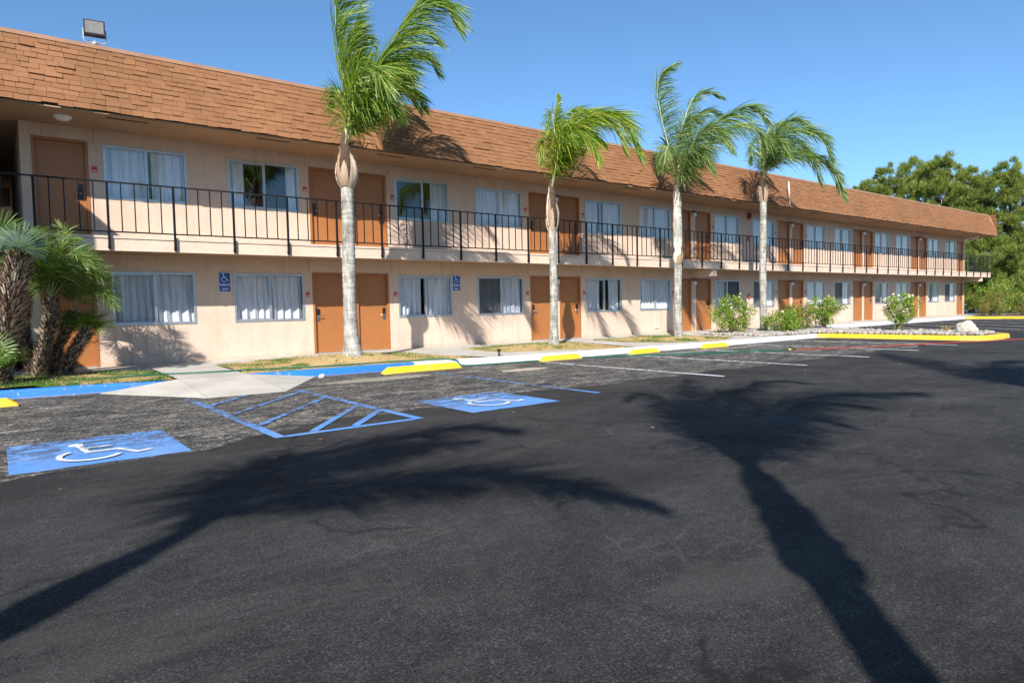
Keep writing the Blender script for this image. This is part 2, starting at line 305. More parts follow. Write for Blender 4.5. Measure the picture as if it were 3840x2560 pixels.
# ------------------------------------------------------------------ mesh helpers
class MB:
    def __init__(s): s.v=[];s.f=[];s.sm=[]
    def add(s,vs,fs,smooth=False):
        o=len(s.v); s.v.extend([tuple(v) for v in vs]); s.f.extend([tuple(o+i for i in f) for f in fs]); s.sm.extend([smooth]*len(fs))
    def quad(s,a,b,c,d): s.add([a,b,c,d],[(0,1,2,3)])
    def box(s,x0,x1,y0,y1,z0,z1):
        if x0>x1:x0,x1=x1,x0
        if y0>y1:y0,y1=y1,y0
        if z0>z1:z0,z1=z1,z0
        s.add([(x0,y0,z0),(x1,y0,z0),(x1,y1,z0),(x0,y1,z0),(x0,y0,z1),(x1,y0,z1),(x1,y1,z1),(x0,y1,z1)],
          [(0,3,2,1),(4,5,6,7),(0,1,5,4),(1,2,6,5),(2,3,7,6),(3,0,4,7)])
    def prism(s,poly,z0,z1):
        n=len(poly); s.add([(x,y,z0) for x,y in poly]+[(x,y,z1) for x,y in poly],[tuple(range(n-1,-1,-1)),tuple(range(n,2*n))]+[(i,(i+1)%n,n+(i+1)%n,n+i) for i in range(n)])
    def tube(s,pts,rad,seg=8,caps=True,smooth=True):
        pts=[Vector(p) for p in pts]
        if not hasattr(rad,'__len__'): rad=[rad]*len(pts)
        t0=(pts[1]-pts[0]).normalized(); up=Vector((0,0,1)) if abs(t0.z)<.9 else Vector((1,0,0))
        x=t0.cross(up).normalized(); vs=[]
        for i,p in enumerate(pts):
            t=(pts[min(i+1,len(pts)-1)]-pts[max(i-1,0)])
            if t.length<1e-9: t=t0
            t.normalize(); x=(x-t*x.dot(t)).normalized(); y=t.cross(x)
            for k in range(seg):
                a=2*PI*k/seg; vs.append(p+(x*math.cos(a)+y*math.sin(a))*rad[i])
        fs=[(i*seg+k,i*seg+(k+1)%seg,(i+1)*seg+(k+1)%seg,(i+1)*seg+k) for i in range(len(pts)-1) for k in range(seg)]
        s.add(vs,fs,smooth)
        if caps:
            o=len(s.v)-len(vs); s.f.append(tuple(o+k for k in range(seg-1,-1,-1))); s.sm.append(False)
            o2=o+(len(pts)-1)*seg; s.f.append(tuple(o2+k for k in range(seg))); s.sm.append(False)
    def build(s,name,mat,parent=None,loc=None):
        me=bpy.data.meshes.new(name)
        vs=s.v
        if loc is not None: vs=[(v[0]-loc[0],v[1]-loc[1],v[2]-loc[2]) for v in vs]
        me.from_pydata(vs,[],s.f); me.update()
        me.polygons.foreach_set('use_smooth',s.sm)
        if mat: me.materials.append(mat)
        ob=bpy.data.objects.new(name,me); col.objects.link(ob)
        if loc is not None: ob.location=loc
        if parent:
            ob.parent=parent
            pl=wloc(parent); l=Vector(loc) if loc is not None else Vector((0,0,0)); ob.location=l-pl
        return ob
WL={}
def wloc(o):
    l=Vector((0,0,0))
    while o: l+=o.location; o=o.parent
    return l
def tag(o,label=None,cat=None,group=None,kind=None):
    if label: o['label']=label
    if cat: o['category']=cat
    if group: o['group']=group
    if kind: o['kind']=kind
    return o
def empty(name,loc,label,cat,group=None):
    o=bpy.data.objects.new(name,None); col.objects.link(o); o.location=loc; o.empty_display_size=.2
    return tag(o,label,cat,group)
def bevel(o,w,seg=2):
    md=o.modifiers.new('bevel','BEVEL'); md.width=w; md.segments=seg; md.limit_method='ANGLE'
    return o
def bez(ps,n):
    out=[]; k=len(ps)-1
    for i in range(n+1):
        t=i/n; q=[Vector(p) for p in ps]
        while len(q)>1: q=[q[j].lerp(q[j+1],t) for j in range(len(q)-1)]
        out.append(q[0])
    return out
def catmull(ps,n):
    ps=[Vector(p) for p in ps]; P=[ps[0]*2-ps[1]]+ps+[ps[-1]*2-ps[-2]]; out=[]
    for i in range(1,len(P)-2):
        for k in range(n):
            t=k/n; a,b,c,d=P[i-1],P[i],P[i+1],P[i+2]
            out.append(.5*((2*b)+(c-a)*t+(2*a-5*b+4*c-d)*t*t+(3*b-a-3*c+d)*t**3))
    out.append(ps[-1]); return out
# ------------------------------------------------------------------ dimensions
YF=16.765; YS=15.68; YRB=15.348; YRT=15.771
ZW=.19; ZSB=2.61; ZST=2.8975; ZRB=5.30; ZRT=6.615; XEND=50.84; XL=.56; XW=-1.36; YW=12.93
# ------------------------------------------------------------------ ground
g=MB()
g.add([(-400,-400,-.02),(600,-400,-.02),(600,600,-.02),(-400,600,-.02)],[(0,1,2,3)])
tag(g.build('ground',M['desert']),kind='structure')
g=MB(); g.box(-60,60,-48,17.5,-.015,0); tag(g.build('parking_lot',M['asphalt']),kind='structure')
g=MB(); g.add([(56,-30,.004),(96,-30,.004),(150,70,.004),(72,50,.004),(60,22,.004),(57.5,17,.004)],[(0,1,2,3,4,5)]); tag(g.build('road',M['road']),kind='structure')
g=MB()
for a,b_ in (((58.5,17.5),(64,24)),((61,16.0),(67,23.0)),((64,14.5),(70,22))):
    dx,dy=b_[0]-a[0],b_[1]-a[1]; l=math.hypot(dx,dy); nx,ny=-dy/l*.08,dx/l*.08
    g.quad((a[0]+nx,a[1]+ny,.010),(a[0]-nx,a[1]-ny,.010),(b_[0]-nx,b_[1]-ny,.010),(b_[0]+nx,b_[1]+ny,.010))
tag(g.build('road_marking',M['paint_white']),kind='structure')
# kerb line (bottom of the face)
KL=[(-14,13.35),(0,13.12),(2.0,12.9),(5,12.72),(7.09,12.62),(10,12.30),(13.5,12.05),(16.9,11.90),(22.62,11.85)]
def kerb_y(x):
    for (a,ya),(b,yb) in zip(KL,KL[1:]):
        if a<=x<=b: return ya+(yb-ya)*(x-a)/(b-a)
    return KL[-1][1] if x>22 else KL[0][1]
KH=.145
def kerb_run(name,mat,pts,w=.17,h=KH,side=1,label=None,tops=None):
    # pts = bottom outer edge; body extends to the left normal * side
    mb=MB(); n=len(pts); P=[Vector((*p,0)) for p in pts]; rows=[]
    for i in range(n):
        t=(P[min(i+1,n-1)]-P[max(i-1,0)]).normalized(); nn=Vector((-t.y,t.x,0))*side
        hh=tops[i] if tops else h
        r=min(.03,hh*.4)
        rows.append([P[i]+nn*a+Vector((0,0,z)) for a,z in((0,-.01),(.018,hh-r),(.024+r*.3,hh-r*.3),(.03+r,hh),(w,hh),(w,-.01))])
    vs=[p for r_ in rows for p in r_]; fs=[]
    for i in range(n-1):
        for k in range(5): 
            f=(i*6+k,(i+1)*6+k,(i+1)*6+k+1,i*6+k+1); fs.append(f if side>0 else f[::-1])
    fs.append(tuple(range(6))); fs.append(tuple((n-1)*6+k for k in range(5,-1,-1)))
    mb.add(vs,fs); o=mb.build(name,mat); tag(o,label,None,None,'structure'); return o
def kpts(x0,x1,step=.5):
    n=max(1,int(abs(x1-x0)/step)); return [(x0+(x1-x0)*i/n,kerb_y(x0+(x1-x0)*i/n)+random.uniform(-.006,.006)) for i in range(n+1)]
p=kpts(-13,2.5); kerb_run('kerb',M['kerb_blue'],p,tops=[KH if q[0]<1.35 else KH-.03*(q[0]-1.35)/1.15 for q in p])
kerb_run('kerb',M['kerb_blue'],kpts(3.68,7.09))
kerb_run('kerb',M['kerb_white'],kpts(7.093,22.55))
# island kerb
ISL=[(22.553,11.855),(22.70,11.6),(22.74,9.4),(22.80,7.6),(23.0,7.15),(23.4,6.95),(24.3,6.93),(25.0,6.98),(25.35,7.4),(25.5,8.5),(25.8,11.0),(26.4,12.6),(27.6,13.9),(28.9,14.9)]
kerb_run('kerb',M['kerb_yellow'],ISL,w=.2)
kerb_run('kerb',M['kerb_white'],[(28.91,14.905),(30.4,15.2),(46.3,15.2)],w=.2)
kerb_run('kerb',M['kerb_yellow'],[(46.303,15.2),(46.75,14.9),(46.85,13.5),(46.6,12.3),(46.9,11.2),(48,10.9),(58,11)],w=.2)
# walkway & paths
g=MB(); g.box(XW-5,20.2,15.50,YF+.3,-.01,ZW-.002); g.box(20.2,XEND+1.3,15.42,YF+.3,-.01,ZW)
tag(g.build('walkway',M['concrete']),kind='structure')
g=MB()
g.add([(2.50,12.86,KH+.004),(3.68,12.81,KH+.004),(3.68,15.50,ZW-.006),(2.50,15.50,ZW-.006)],[(0,1,2,3)])
g.add([(9.0,12.55,.150),(9.75,12.46,.150),(12.9,12.2,.15),(9.95,13.3,.17),(10.0,15.5,ZW-.006),(8.2,15.5,ZW-.006),(8.45,13.9,.17)],[(0,1,2,3,4,5,6)])
g.add([(13.6,12.2,.150),(17.2,12.07,.15),(15.4,12.75,.16),(14.9,13.6,.17),(15.1,15.5,ZW-.006),(14.0,15.5,ZW-.006),(13.9,13.8,.17)],[(0,1,2,3,4,5,6)])
g.add([(17.2,12.07,.150),(21,12.05,.15),(20.0,12.75,.16),(19.6,15.5,ZW-.006),(19.0,15.5,ZW-.006),(19.2,12.9,.16)],[(0,1,2,3,4,5)])
tag(g.build('path',M['concrete']),kind='structure')
g=MB()
e=.008
g.add([(2.50,12.86,KH+.004),(3.68,12.81,KH+.004),(3.68,10.76,e),(2.50,10.86,e),(1.33,12.86,e+.004),(4.93,12.70,e+.004)],[(3,2,1,0),(3,0,4),(2,5,1)])
g.add([(2.50,10.86,-.01),(3.68,10.76,-.01),(4.93,12.7,-.01),(1.33,12.86,-.01),(2.50,10.86,e),(3.68,10.76,e),(4.93,12.7,e+.004),(1.33,12.86,e+.004)],[(0,1,5,4),(1,2,6,5),(3,0,4,7)])
tag(g.build('kerb_ramp',M['concrete']),kind='structure')
g=MB()
def strip(mb,a,b,w,z,z2=None):
    a=Vector((*a,z));b=Vector((*b,z if z2 is None else z2)); t=(b-a).normalized(); n=Vector((-t.y,t.x,0))*w/2
    mb.quad(a+n,a-n,b-n,b+n)
strip(g,(2.50,12.85),(2.50,10.87),.014,KH+.007,e+.003); strip(g,(3.68,12.80),(3.68,10.77),.014,KH+.007,e+.003); strip(g,(2.50,12.86),(3.68,12.81),.02,KH+.009)
x=XW
while x<XEND: 
    strip(g,(x,15.43 if x>20.2 else 15.51),(x,YF-.01),.012,ZW+.003); x+=1.52
tag(g.build('concrete_joint',M['kerb_grey']),kind='structure')
# ------------------------------------------------------------------ lawns
def inside(p,poly):
    x,y=p; r=False; n=len(poly)
    for i in range(n):
        (x1,y1),(x2,y2)=poly[i],poly[i-1]
        if (y1>y)!=(y2>y) and x<(x2-x1)*(y-y1)/(y2-y1)+x1: r=not r
    return r
mounds=[(6.15,13.7,.17,1.3),(12.19,13.88,.08,1.2),(17.46,13.8,.06,1.2),(.6,14.1,.07,1.2)]
def lawn_h(x,y):
    z=.145+.03*min(1,max(0,(y-12.8)/2.6))+.012*math.sin(x*2.1+y)+.01*math.sin(y*4.3+x*.7)
    g_=min(1,max(0,(y-12.95)/.65)); g_=g_*g_*(3-2*g_)
    for mx,my,h,s in mounds: z+=g_*h*math.exp(-((x-mx)**2+(y-my)**2)/(s*s*.9))
    return z
LAWNS=[[(-9,13.2),(0,13.25),(2.47,13.0),(2.47,13.6),(2.42,14.4),(1.9,15.3),(1.0,15.55),(-9,15.55)],
 [(3.7,12.95),(7,12.80),(9.0,12.56),(8.7,13.1),(8.42,13.9),(8.25,15.0),(7.9,15.55),(3.78,15.55),(3.72,14.2)],
 [(9.98,13.3),(10.9,12.75),(12.8,12.23),(13.6,12.2),(13.9,13.8),(14.05,15.3),(13.8,15.55),(10.2,15.55),(9.95,14.8)],
 [(15.4,12.75),(17.2,12.12),(19.2,12.8),(19.5,13.6),(19.1,15.0),(18.8,15.55),(15.3,15.55),(14.9,13.6)]]
blades=[];
for poly in LAWNS:
    mb=MB(); xs=[p[0] for p in poly]; ys=[p[1] for p in poly]; st=.16
    nx=int((max(xs)-min(xs))/st)+1; ny=int((max(ys)-min(ys))/st)+1; 
    # clip grid: build polygon by triangulating with bmesh grid + boundary poly
    bm=bmesh.new(); fv=[bm.verts.new((px,py,0)) for px,py in poly]; bm.faces.new(fv)
    for i in range(1,nx): 
        bmesh.ops.bisect_plane(bm,geom=bm.verts[:]+bm.edges[:]+bm.faces[:],plane_co=(min(xs)+i*st*1.0,0,0),plane_no=(1,0,0))
    for i in range(1,ny):
        bmesh.ops.bisect_plane(bm,geom=bm.verts[:]+bm.edges[:]+bm.faces[:],plane_co=(0,min(ys)+i*st,0),plane_no=(0,1,0))
    for v in bm.verts:
        v.co.z=lawn_h(v.co.x,v.co.y)
        if v.is_boundary: v.co.z=.135 if v.co.y<13.2 else v.co.z+.004
    bmesh.ops.recalc_face_normals(bm,faces=bm.faces[:])
    if bm.faces[0].normal.z<0: bmesh.ops.reverse_faces(bm,faces=bm.faces[:])
    me=bpy.data.meshes.new('lawn'); bm.to_mesh(me); bm.free(); me.materials.append(M['lawn']); 
    o=bpy.data.objects.new('lawn',me); col.objects.link(o); tag(o,kind='structure')
gb=MB(); gd=MB()
from mathutils import noise as mn
for poly in LAWNS:
    xs=[p[0] for p in poly]; ys=[p[1] for p in poly]; xa=max(min(xs),-.6)
    area=(max(xs)-xa)*(max(ys)-min(ys)); k=0
    for _ in range(int(area*650)):
        x=random.uniform(xa,max(xs)); y=random.uniform(min(ys),max(ys))
        if not inside((x,y),poly): continue
        nv=mn.noise(Vector((x*1.3,y*1.3,3)))+mn.noise(Vector((x*4,y*4,1)))*.4
        left=x<3
        green=nv>(.0 if left else .22)
        if (y>14.6 and nv>-.1): green=True
        if not green and random.random()<.45: continue
        h=random.uniform(.02,.06)*(1.3 if green else .7)
        a=random.uniform(0,2*PI); w=.006; dx,dy=math.cos(a)*w,math.sin(a)*w; z=lawn_h(x,y)-.005
        lx,ly=random.uniform(-.03,.03)+.012,random.uniform(-.03,.03)
        (gb if green else gd).add([(x-dx,y-dy,z),(x+dx,y+dy,z),(x+lx,y+ly,z+h)],[(0,1,2)])
tag(gb.build('grass',M['grass_blade']),'green tufts of short grass on the lawn strips','grass',None,'stuff')
tag(gd.build('dry_grass',M['grass_dry']),'straw coloured dead grass on the lawn strips','dry grass',None,'stuff')
# planting bed + island soil
g=MB(); g.prism([(19.7,12.1),(22.72,12.05),(22.92,9.4),(23.0,7.6),(23.5,7.16),(24.9,7.2),(25.25,7.8),(25.35,9.0),(25.6,11.2),(26.2,12.8),(27.4,14.1),(28.6,15.0),(28.4,15.4),(19.7,15.48)],-.01,.135)
tag(g.build('planting_bed',M['dirt']),kind='structure')
BED=[(19.9,12.5),(21,12.25),(22.8,12.2),(22.98,9.4),(23.08,7.7),(23.5,7.3),(24.9,7.3),(25.2,7.9),(25.25,9.0),(25.5,11.3),(26.1,12.9),(27.2,14.1),(28.2,15.0),(20.4,15.2)]
# cobbles
cob=[]
for k in range(7):
    bm=bmesh.new(); bmesh.ops.create_icosphere(bm,subdivisions=2,radius=1)
    sx_,sy_,sz_=random.uniform(.9,1.25),random.uniform(.75,1),random.uniform(.55,.75)
    for v in bm.verts:
        d=1+.16*mn.noise(v.co*1.1+Vector((k*7,0,0)))
        v.co=Vector((v.co.x*sx_*d,v.co.y*sy_*d,v.co.z*sz_*d))
    for f in bm.faces: f.smooth=True
    me=bpy.data.meshes.new('river_cobble'); bm.to_mesh(me); bm.free(); me.materials.append(M['cobble']); cob.append(me)
placed=[]; tries=0; grid={}
def free(x,y,r):
    gx,gy=int(x/.3),int(y/.3)
    for a in(-1,0,1):
        for b in(-1,0,1):
            for (px,py,pr) in grid.get((gx+a,gy+b),()):
                if (x-px)**2+(y-py)**2<((r+pr)*.76)**2: return False
    return True
while tries<26000:
    tries+=1
    x=random.uniform(19.8,28.3); y=random.uniform(7.2,15.2)
    if not inside((x,y),BED): continue
    r=random.uniform(.055,.105)
    if not free(x,y,r): continue
    grid.setdefault((int(x/.3),int(y/.3)),[]).append((x,y,r)); placed.append((x,y,r))
placed.sort(key=lambda p:(min(p[0]-22.95,3) if p[1]<12.1 else max(0,(p[1]-12.1)))*1.0+random.uniform(0,.1))
rest=MB()
for i,(x,y,r) in enumerate(placed):
    me=random.choice(cob); zz=.135+r*.42+random.uniform(0,.03); rz=random.uniform(0,6.3)
    if i<285:
        o=bpy.data.objects.new('river_cobble',me); col.objects.link(o)
        o.location=(x,y,zz); o.scale=(r,r,r); o.rotation_euler=(random.uniform(-.3,.3),random.uniform(-.3,.3),rz)
        if y<12.1: tag(o,'rounded river cobble in the narrow yellow edged island','stone','river cobbles in the yellow edged island')
        else: tag(o,'rounded river cobble under the rose bushes by the walkway','stone','river cobbles under the rose bushes')
    else:
        c_,s_=math.cos(rz)*r,math.sin(rz)*r
        rest.add([(x+v.co.x*c_-v.co.y*s_,y+v.co.x*s_+v.co.y*c_,zz+v.co.z*r) for v in me.vertices],[tuple(p.vertices) for p in me.polygons],True)
M['cobble_mass']=islandmat('river_stone_mass',[(.20,.17,.15),(.36,.31,.26),(.27,.27,.26)],.8)
tag(rest.build('river_cobbles',M['cobble_mass']),'smaller river cobbles filling the back of the planting bed','stones',None,'stuff')
# boulder
def rock(name,loc,s,seed,mat,label,cat='boulder'):
    bm=bmesh.new(); bmesh.ops.create_icosphere(bm,subdivisions=4,radius=1)
    for v in bm.verts:
        q=v.co.copy(); d=1+.28*mn.noise(q*.9+Vector((seed,0,0)))+.10*mn.noise(q*2.6+Vector((0,seed,0)))+.03*mn.noise(q*8)
        v.co=Vector((q.x*s[0]*d,q.y*s[1]*d,q.z*s[2]*d))
    me=bpy.data.meshes.new(name); bm.to_mesh(me); bm.free(); me.materials.append(mat)
    o=bpy.data.objects.new(name,me); col.objects.link(o); o.location=loc; return tag(o,label,cat)
o=rock('boulder',(23.72,7.75,.27),(.31,.27,.31),3.3,M['boulder'],'large pale grey boulder at the tip of the yellow edged island'); o.rotation_euler=(0,R(22),R(-35))
o=rock('boulder',(53.8,12.6,.35),(1.2,.9,.6),8,M['boulder'],'tan boulder at the far right edge beside the hedge')
# ------------------------------------------------------------------ painted markings
g=MB(); z=.0045
strip(g,(2.25,10.95),(2.25,6.80),.11,z); strip(g,(3.87,10.75),(3.87,6.80),.11,z); strip(g,(2.31,6.83),(3.81,6.83),.10,z)
for a,b_ in(((2.31,8.78),(3.81,10.50)),((2.31,9.85),(3.0,10.66)),((2.31,7.70),(3.81,9.50)),((2.62,6.89),(3.81,8.38)),((3.10,6.89),(3.81,7.72))):
    strip(g,a,b_,.09,z+.004)
tag(g.build('access_aisle_marking',M['paint_blue']),kind='structure')
g=MB(); strip(g,(6.94,11.5),(6.94,6.93),.09,z); tag(g.build('parking_stripe',M['paint_blue']),kind='structure')
for x in (9.98,12.75,15.41,18.05,20.56):
    g=MB(); n=14; rr=[random.uniform(-.012,.012) for _ in range(n+1)]; ww=[.055+random.uniform(-.012,.012) for _ in range(n+1)]
    ys=[11.75+(6.92-11.75)*i/n for i in range(n+1)]
    for i in range(n): g.quad((x+rr[i]-ww[i],ys[i],z),(x+rr[i+1]-ww[i+1],ys[i+1],z),(x+rr[i+1]+ww[i+1],ys[i+1],z),(x+rr[i]+ww[i],ys[i],z))
    tag(g.build('parking_stripe',M['paint_white']),kind='structure')
for a,b_ in(((30.4,14.9),(27.1,9.3)),((33.8,15.1),(28.6,8.26)),((37.0,15.1),(31.2,8.1)),((40.1,15.1),(34.8,9.0)),((43.2,15.1),(38.2,9.4)),((45.9,15.0),(41.6,10.1))):
    g=MB(); strip(g,a,b_,.12,z); tag(g.build('parking_stripe',M['paint_white']),kind='structure')
def arcpoly(mb,c,r,w,a0,a1,z,tf,n=20):
    pts=[]
    for i in range(n+1):
        a=a0+(a1-a0)*i/n; pts.append((a,))
    for i in range(n):
        A,B=pts[i][0],pts[i+1][0]
        q=[(c[0]+(r-w/2)*math.cos(A),c[1]+(r-w/2)*math.sin(A)),(c[0]+(r+w/2)*math.cos(A),c[1]+(r+w/2)*math.sin(A)),(c[0]+(r+w/2)*math.cos(B),c[1]+(r+w/2)*math.sin(B)),(c[0]+(r-w/2)*math.cos(B),c[1]+(r-w/2)*math.sin(B))]
        mb.quad(*[tf(x,y,z) for x,y in q])
def isa(mb,tf,z,gap=True):
    # unit symbol: x 0..1 (right = facing), y 0..1.1 up
    n=16; mb.add([tf(.30+.085*math.cos(2*PI*i/n),1.02+.085*math.sin(2*PI*i/n),z) for i in range(n)],[tuple(range(n))])
    def ln(pts,w,zz):
        for (x1,y1),(x2,y2) in zip(pts,pts[1:]):
            l=math.hypot(x2-x1,y2-y1); ux,uy=(x2-x1)/l,(y2-y1)/l; nx,ny=-uy*w/2,ux*w/2; ex,ey=ux*w*.35,uy*w*.35
            mb.quad(tf(x1+nx-ex,y1+ny-ey,zz),tf(x1-nx-ex,y1-ny-ey,zz),tf(x2-nx+ex,y2-ny+ey,zz),tf(x2+nx+ex,y2+ny+ey,zz))
            zz+=.0012
    ln([(.33,.90),(.38,.50),(.68,.49),(.84,.16),(.97,.21)],.07,z)
    ln([(.37,.71),(.62,.71)],.055,z+.0068)
    arcpoly(mb,(.38,.30),.30,.062,R(125),R(360-25),z+.0085,tf)
def floor_symbol(x0,x1,y0,y1,sx0,sy0,sw,sh):
    g=MB(); n=10
    # slightly uneven hand painted rectangle
    top=[(x0+(x1-x0)*i/n,y1+random.uniform(-.02,.02)) for i in range(n+1)]; bot=[(x0+(x1-x0)*i/n,y0+random.uniform(-.012,.012)) for i in range(n+1)]
    for i in range(n): g.quad((*bot[i],z),(*bot[i+1],z),(*top[i+1],z),(*top[i],z))
    tag(g.build('accessible_parking_symbol',M['paint_blue']),kind='structure')
    g=MB(); isa(g,lambda a,b,c:(sx0+a*sw,sy0+b*sh,c),z+.005); tag(g.build('wheelchair_emblem',M['paint_white']),kind='structure')
floor_symbol(.03,1.40,6.74,8.24,.33,6.90,.80,.90)
floor_symbol(4.56,5.98,6.72,8.18,4.84,6.96,.86,.90)
# ------------------------------------------------------------------ wheel stops
def wheel_stop(x0,x1,y,label,h=.13,d=.17,yr=0):
    L_=x1-x0; mb=MB()
    c=(x0+L_/2,y,0)
    e_=.13
    prof=[(-d/2,0),(d/2,0),(d/2-.035,h),(-d/2+.035,h)]
    vs=[]
    for xx,sc_ in((-L_/2,0),(-L_/2+e_,1),(L_/2-e_,1),(L_/2,0)):
        for py,pz in prof: vs.append((c[0]+xx,c[1]+py,(pz if sc_ else min(pz,h*.28))+.002))
    fs=[(0,3,2,1)]+[(i*4+k,i*4+(k+1)%4,(i+1)*4+(k+1)%4,(i+1)*4+k) for i in range(3) for k in range(4)]+[(12,13,14,15)]
    mb.add(vs,fs); o=mb.build('wheel_stop',M['kerb_yellow'],None,c); o.rotation_euler=(0,0,yr); bevel(o,.012); 
    return tag(o,label,'wheel stop','yellow concrete wheel stops along the kerb')
wheel_stop(-1.50,.22,12.05,'yellow wheel stop cut off by the left edge of the photo')
wheel_stop(6.02,7.86,12.02,'longest yellow wheel stop, where the blue kerb turns white',.14)
wheel_stop(9.98,11.25,11.86,'yellow wheel stop second along from the blue kerb end, below the second palm')
wheel_stop(12.88,13.98,11.72,'short yellow wheel stop third from the left of the four whole ones',.125)
wheel_stop(15.72,16.92,11.62,'yellow wheel stop nearest the yellow edged island',.13)
# ------------------------------------------------------------------ hoses, small items
def hose(name,mat,pts,label,r=.014):
    mb=MB(); mb.tube(catmull(pts,8),r,6); return mb.build(name,mat),label
G=lambda x,y:(x,y,lawn_h(x,y)+.02)
hp=[(-.3,13.6,.2),(1.2,13.7,.19),(2.3,13.72,.19),(2.75,13.6,.185),(3.3,13.42,.185),G(4.2,13.38),G(5.2,13.12),G(6.1,12.98),G(6.9,12.92),(7.6,12.70,.175),(8.05,12.5,.15),(8.15,12.36,.03),(8.8,12.2,.016),(10,12.05,.016),(11.4,11.8,.016),(12.8,11.15,.016),(13.6,10.75,.016),(15,10.1,.016),(16.4,9.45,.016)]
mb=MB(); mb.tube(catmull(hp,8),.016,6); tag(mb.build('garden_hose',M['hose_green']),'green garden hose running over the dry lawn and down the kerb','hose')
hp=[(16.62,9.36,.016),(17.4,8.9,.016),(18.6,8.35,.016),(20,7.9,.016),(21.6,7.3,.016),(23.3,6.72,.016),(25.5,6.1,.016),(30,5.3,.016),(36,4.4,.016)]
r_=empty('garden_hose',(16.62,9.36,.016),'red garden hose crossing the lot in front of the yellow edged island','hose')
mb=MB(); mb.tube(catmull(hp,8),.014,6); mb.build('hose_line',M['hose_red'],r_)
mb=MB(); mb.tube([(16.44,9.44,.02),(16.64,9.35,.02)],[.022,.026],8); mb.build('hose_coupling',M['brass'],r_)
mb=MB(); mb.tube([(9.35,12.62,.10),(9.35,12.62,.27)],.025,8); mb.tube([(9.35,12.62,.27),(9.35,12.62,.31)],.05,10)
tag(mb.build('sprinkler_head',M['flood_black']),'small black sprinkler head sticking up behind the white kerb','sprinkler')
o=rock('stone',(4.95,12.45,.03),(.07,.05,.045),5,M['boulder'],'small pale stone at the foot of the blue kerb','stone')
# ------------------------------------------------------------------ MOTEL BUILDING
B=empty('motel_building',(0,YF,0),'long two storey pink stucco motel with brown shingled roof and black balcony railing','building')
# windows: (x0,x1,curtain spans, screens)   doors
UW=[(2.01,3.62,[(0,.5),(.5,.525),(.56,1)],0),(4.54,6.22,[(0,.24),(.83,1)],0),(8.96,10.68,[(0,.06),(.70,1)],0),(11.67,13.43,[(0,1)],0),(16.25,18.0,[(0,.40),(.44,1)],0),
 (19.0,20.75,[(0,1)],0),(23.6,25.32,[(0,1)],0),(26.34,28.05,[(0,1)],0),(30.86,32.58,[(0,1)],0),(33.53,35.21,[(0,.45),(.5,1)],0),(37.94,39.59,[(0,1)],0),(40.54,42.22,[(0,1)],0),(44.99,46.64,[(0,1)],0),(47.57,49.24,[(.5,1)],0)]
LW=[(2.05,3.70,[(0,1)],0),(4.58,6.27,[(0,1)],0),(8.98,10.73,[(0,.455),(.51,1)],0),(11.68,13.44,[(0,1)],1),(16.26,18.0,[(0,.43),(.66,1)],0),
 (19.0,20.76,[(0,1)],0),(23.6,25.33,[(0,.5),(.55,1)],2),(26.35,28.06,[(0,1)],1),(30.87,32.58,[(0,1)],0),(33.53,35.2,[(0,1)],1),(37.95,39.6,[(.78,1)],0),(40.55,42.2,[(.05,1)],0),(45.0,46.62,[(0,.3),(.62,1)],0),(47.56,49.22,[(0,1)],1)]
UDR=[(.75,1.72)]; LDR=[(.77,1.74)]
for a,b_ in((6.50,8.67),(13.74,15.96),(21.05,23.31),(28.35,30.54),(35.5,37.69),(42.55,44.71)):
    for Lx in(UDR,LDR):
        Lx.append((a,a+.97)); Lx.append((b_-.97,b_))
UDR.append((49.55,50.53)); LDR.append((49.55,50.53))
ZU=(3.814,4.924); ZL=(1.084,2.22)
def facade(mb,z0,z1,wins,wz,doors,dtop):
    ops=[(a,b_,wz[0],wz[1]) for a,b_,*_ in wins]+[(a,b_,z0,dtop) for a,b_ in doors]
    ops.sort(); x=XL
    zz=sorted({z0,z1,wz[0],wz[1],dtop})
    for a,b_,c,d in ops:
        if a>x: mb.quad((x,YF,z0),(a,YF,z0),(a,YF,z1),(x,YF,z1))
        if c>z0: mb.quad((a,YF,z0),(b_,YF,z0),(b_,YF,c),(a,YF,c))
        mb.quad((a,YF,d),(b_,YF,d),(b_,YF,z1),(a,YF,z1))
        D=YF+.11
        mb.quad((a,YF,c),(a,D,c),(a,D,d),(a,YF,d)); mb.quad((b_,D,c),(b_,YF,c),(b_,YF,d),(b_,D,d))
        mb.quad((a,YF,d),(a,D,d),(b_,D,d),(b_,YF,d)); 
        if c>z0: mb.quad((a,D,c),(a,YF,c),(b_,YF,c),(b_,D,c))
        x=b_
    mb.quad((x,YF,z0),(XEND,YF,z0),(XEND,YF,z1),(x,YF,z1))
w=MB()
facade(w,ZW-.2,ZSB+.02,LW,ZL,LDR,2.28); facade(w,ZSB+.1,ZRB,UW,ZU,UDR,4.965)
w.quad((XEND,YF,0),(XEND,30,0),(XEND,30,ZRB),(XEND,YF,ZRB))
w.quad((XL,26,0),(XL,YF,0),(XL,YF,ZRB),(XL,26,ZRB))
# passage at the left end
w.quad((XW-.3,YF,0),(XW-.3,26,0),(XW-.3,26,ZRB),(XW-.3,YF,ZRB)); w.quad((-6,YF,0),(XW-.3,YF,0),(XW-.3,YF,ZRB),(-6,YF,ZRB))
w.quad((XW-.3,26,0),(XL,26,0),(XL,26,3.3),(XW-.3,26,3.3)); w.quad((XW-.3,26,4.72),(XL,26,4.72),(XL,26,ZRB),(XW-.3,26,ZRB)); w.quad((XW-.3,26,3.3),(-.6,26,3.3),(-.6,26,4.72),(XW-.3,26,4.72))
w.quad((XW-6,30,0),(XEND,30,0),(XEND,30,ZRB),(XW-6,30,ZRB))
w.build('wall',M['stucco'],B)
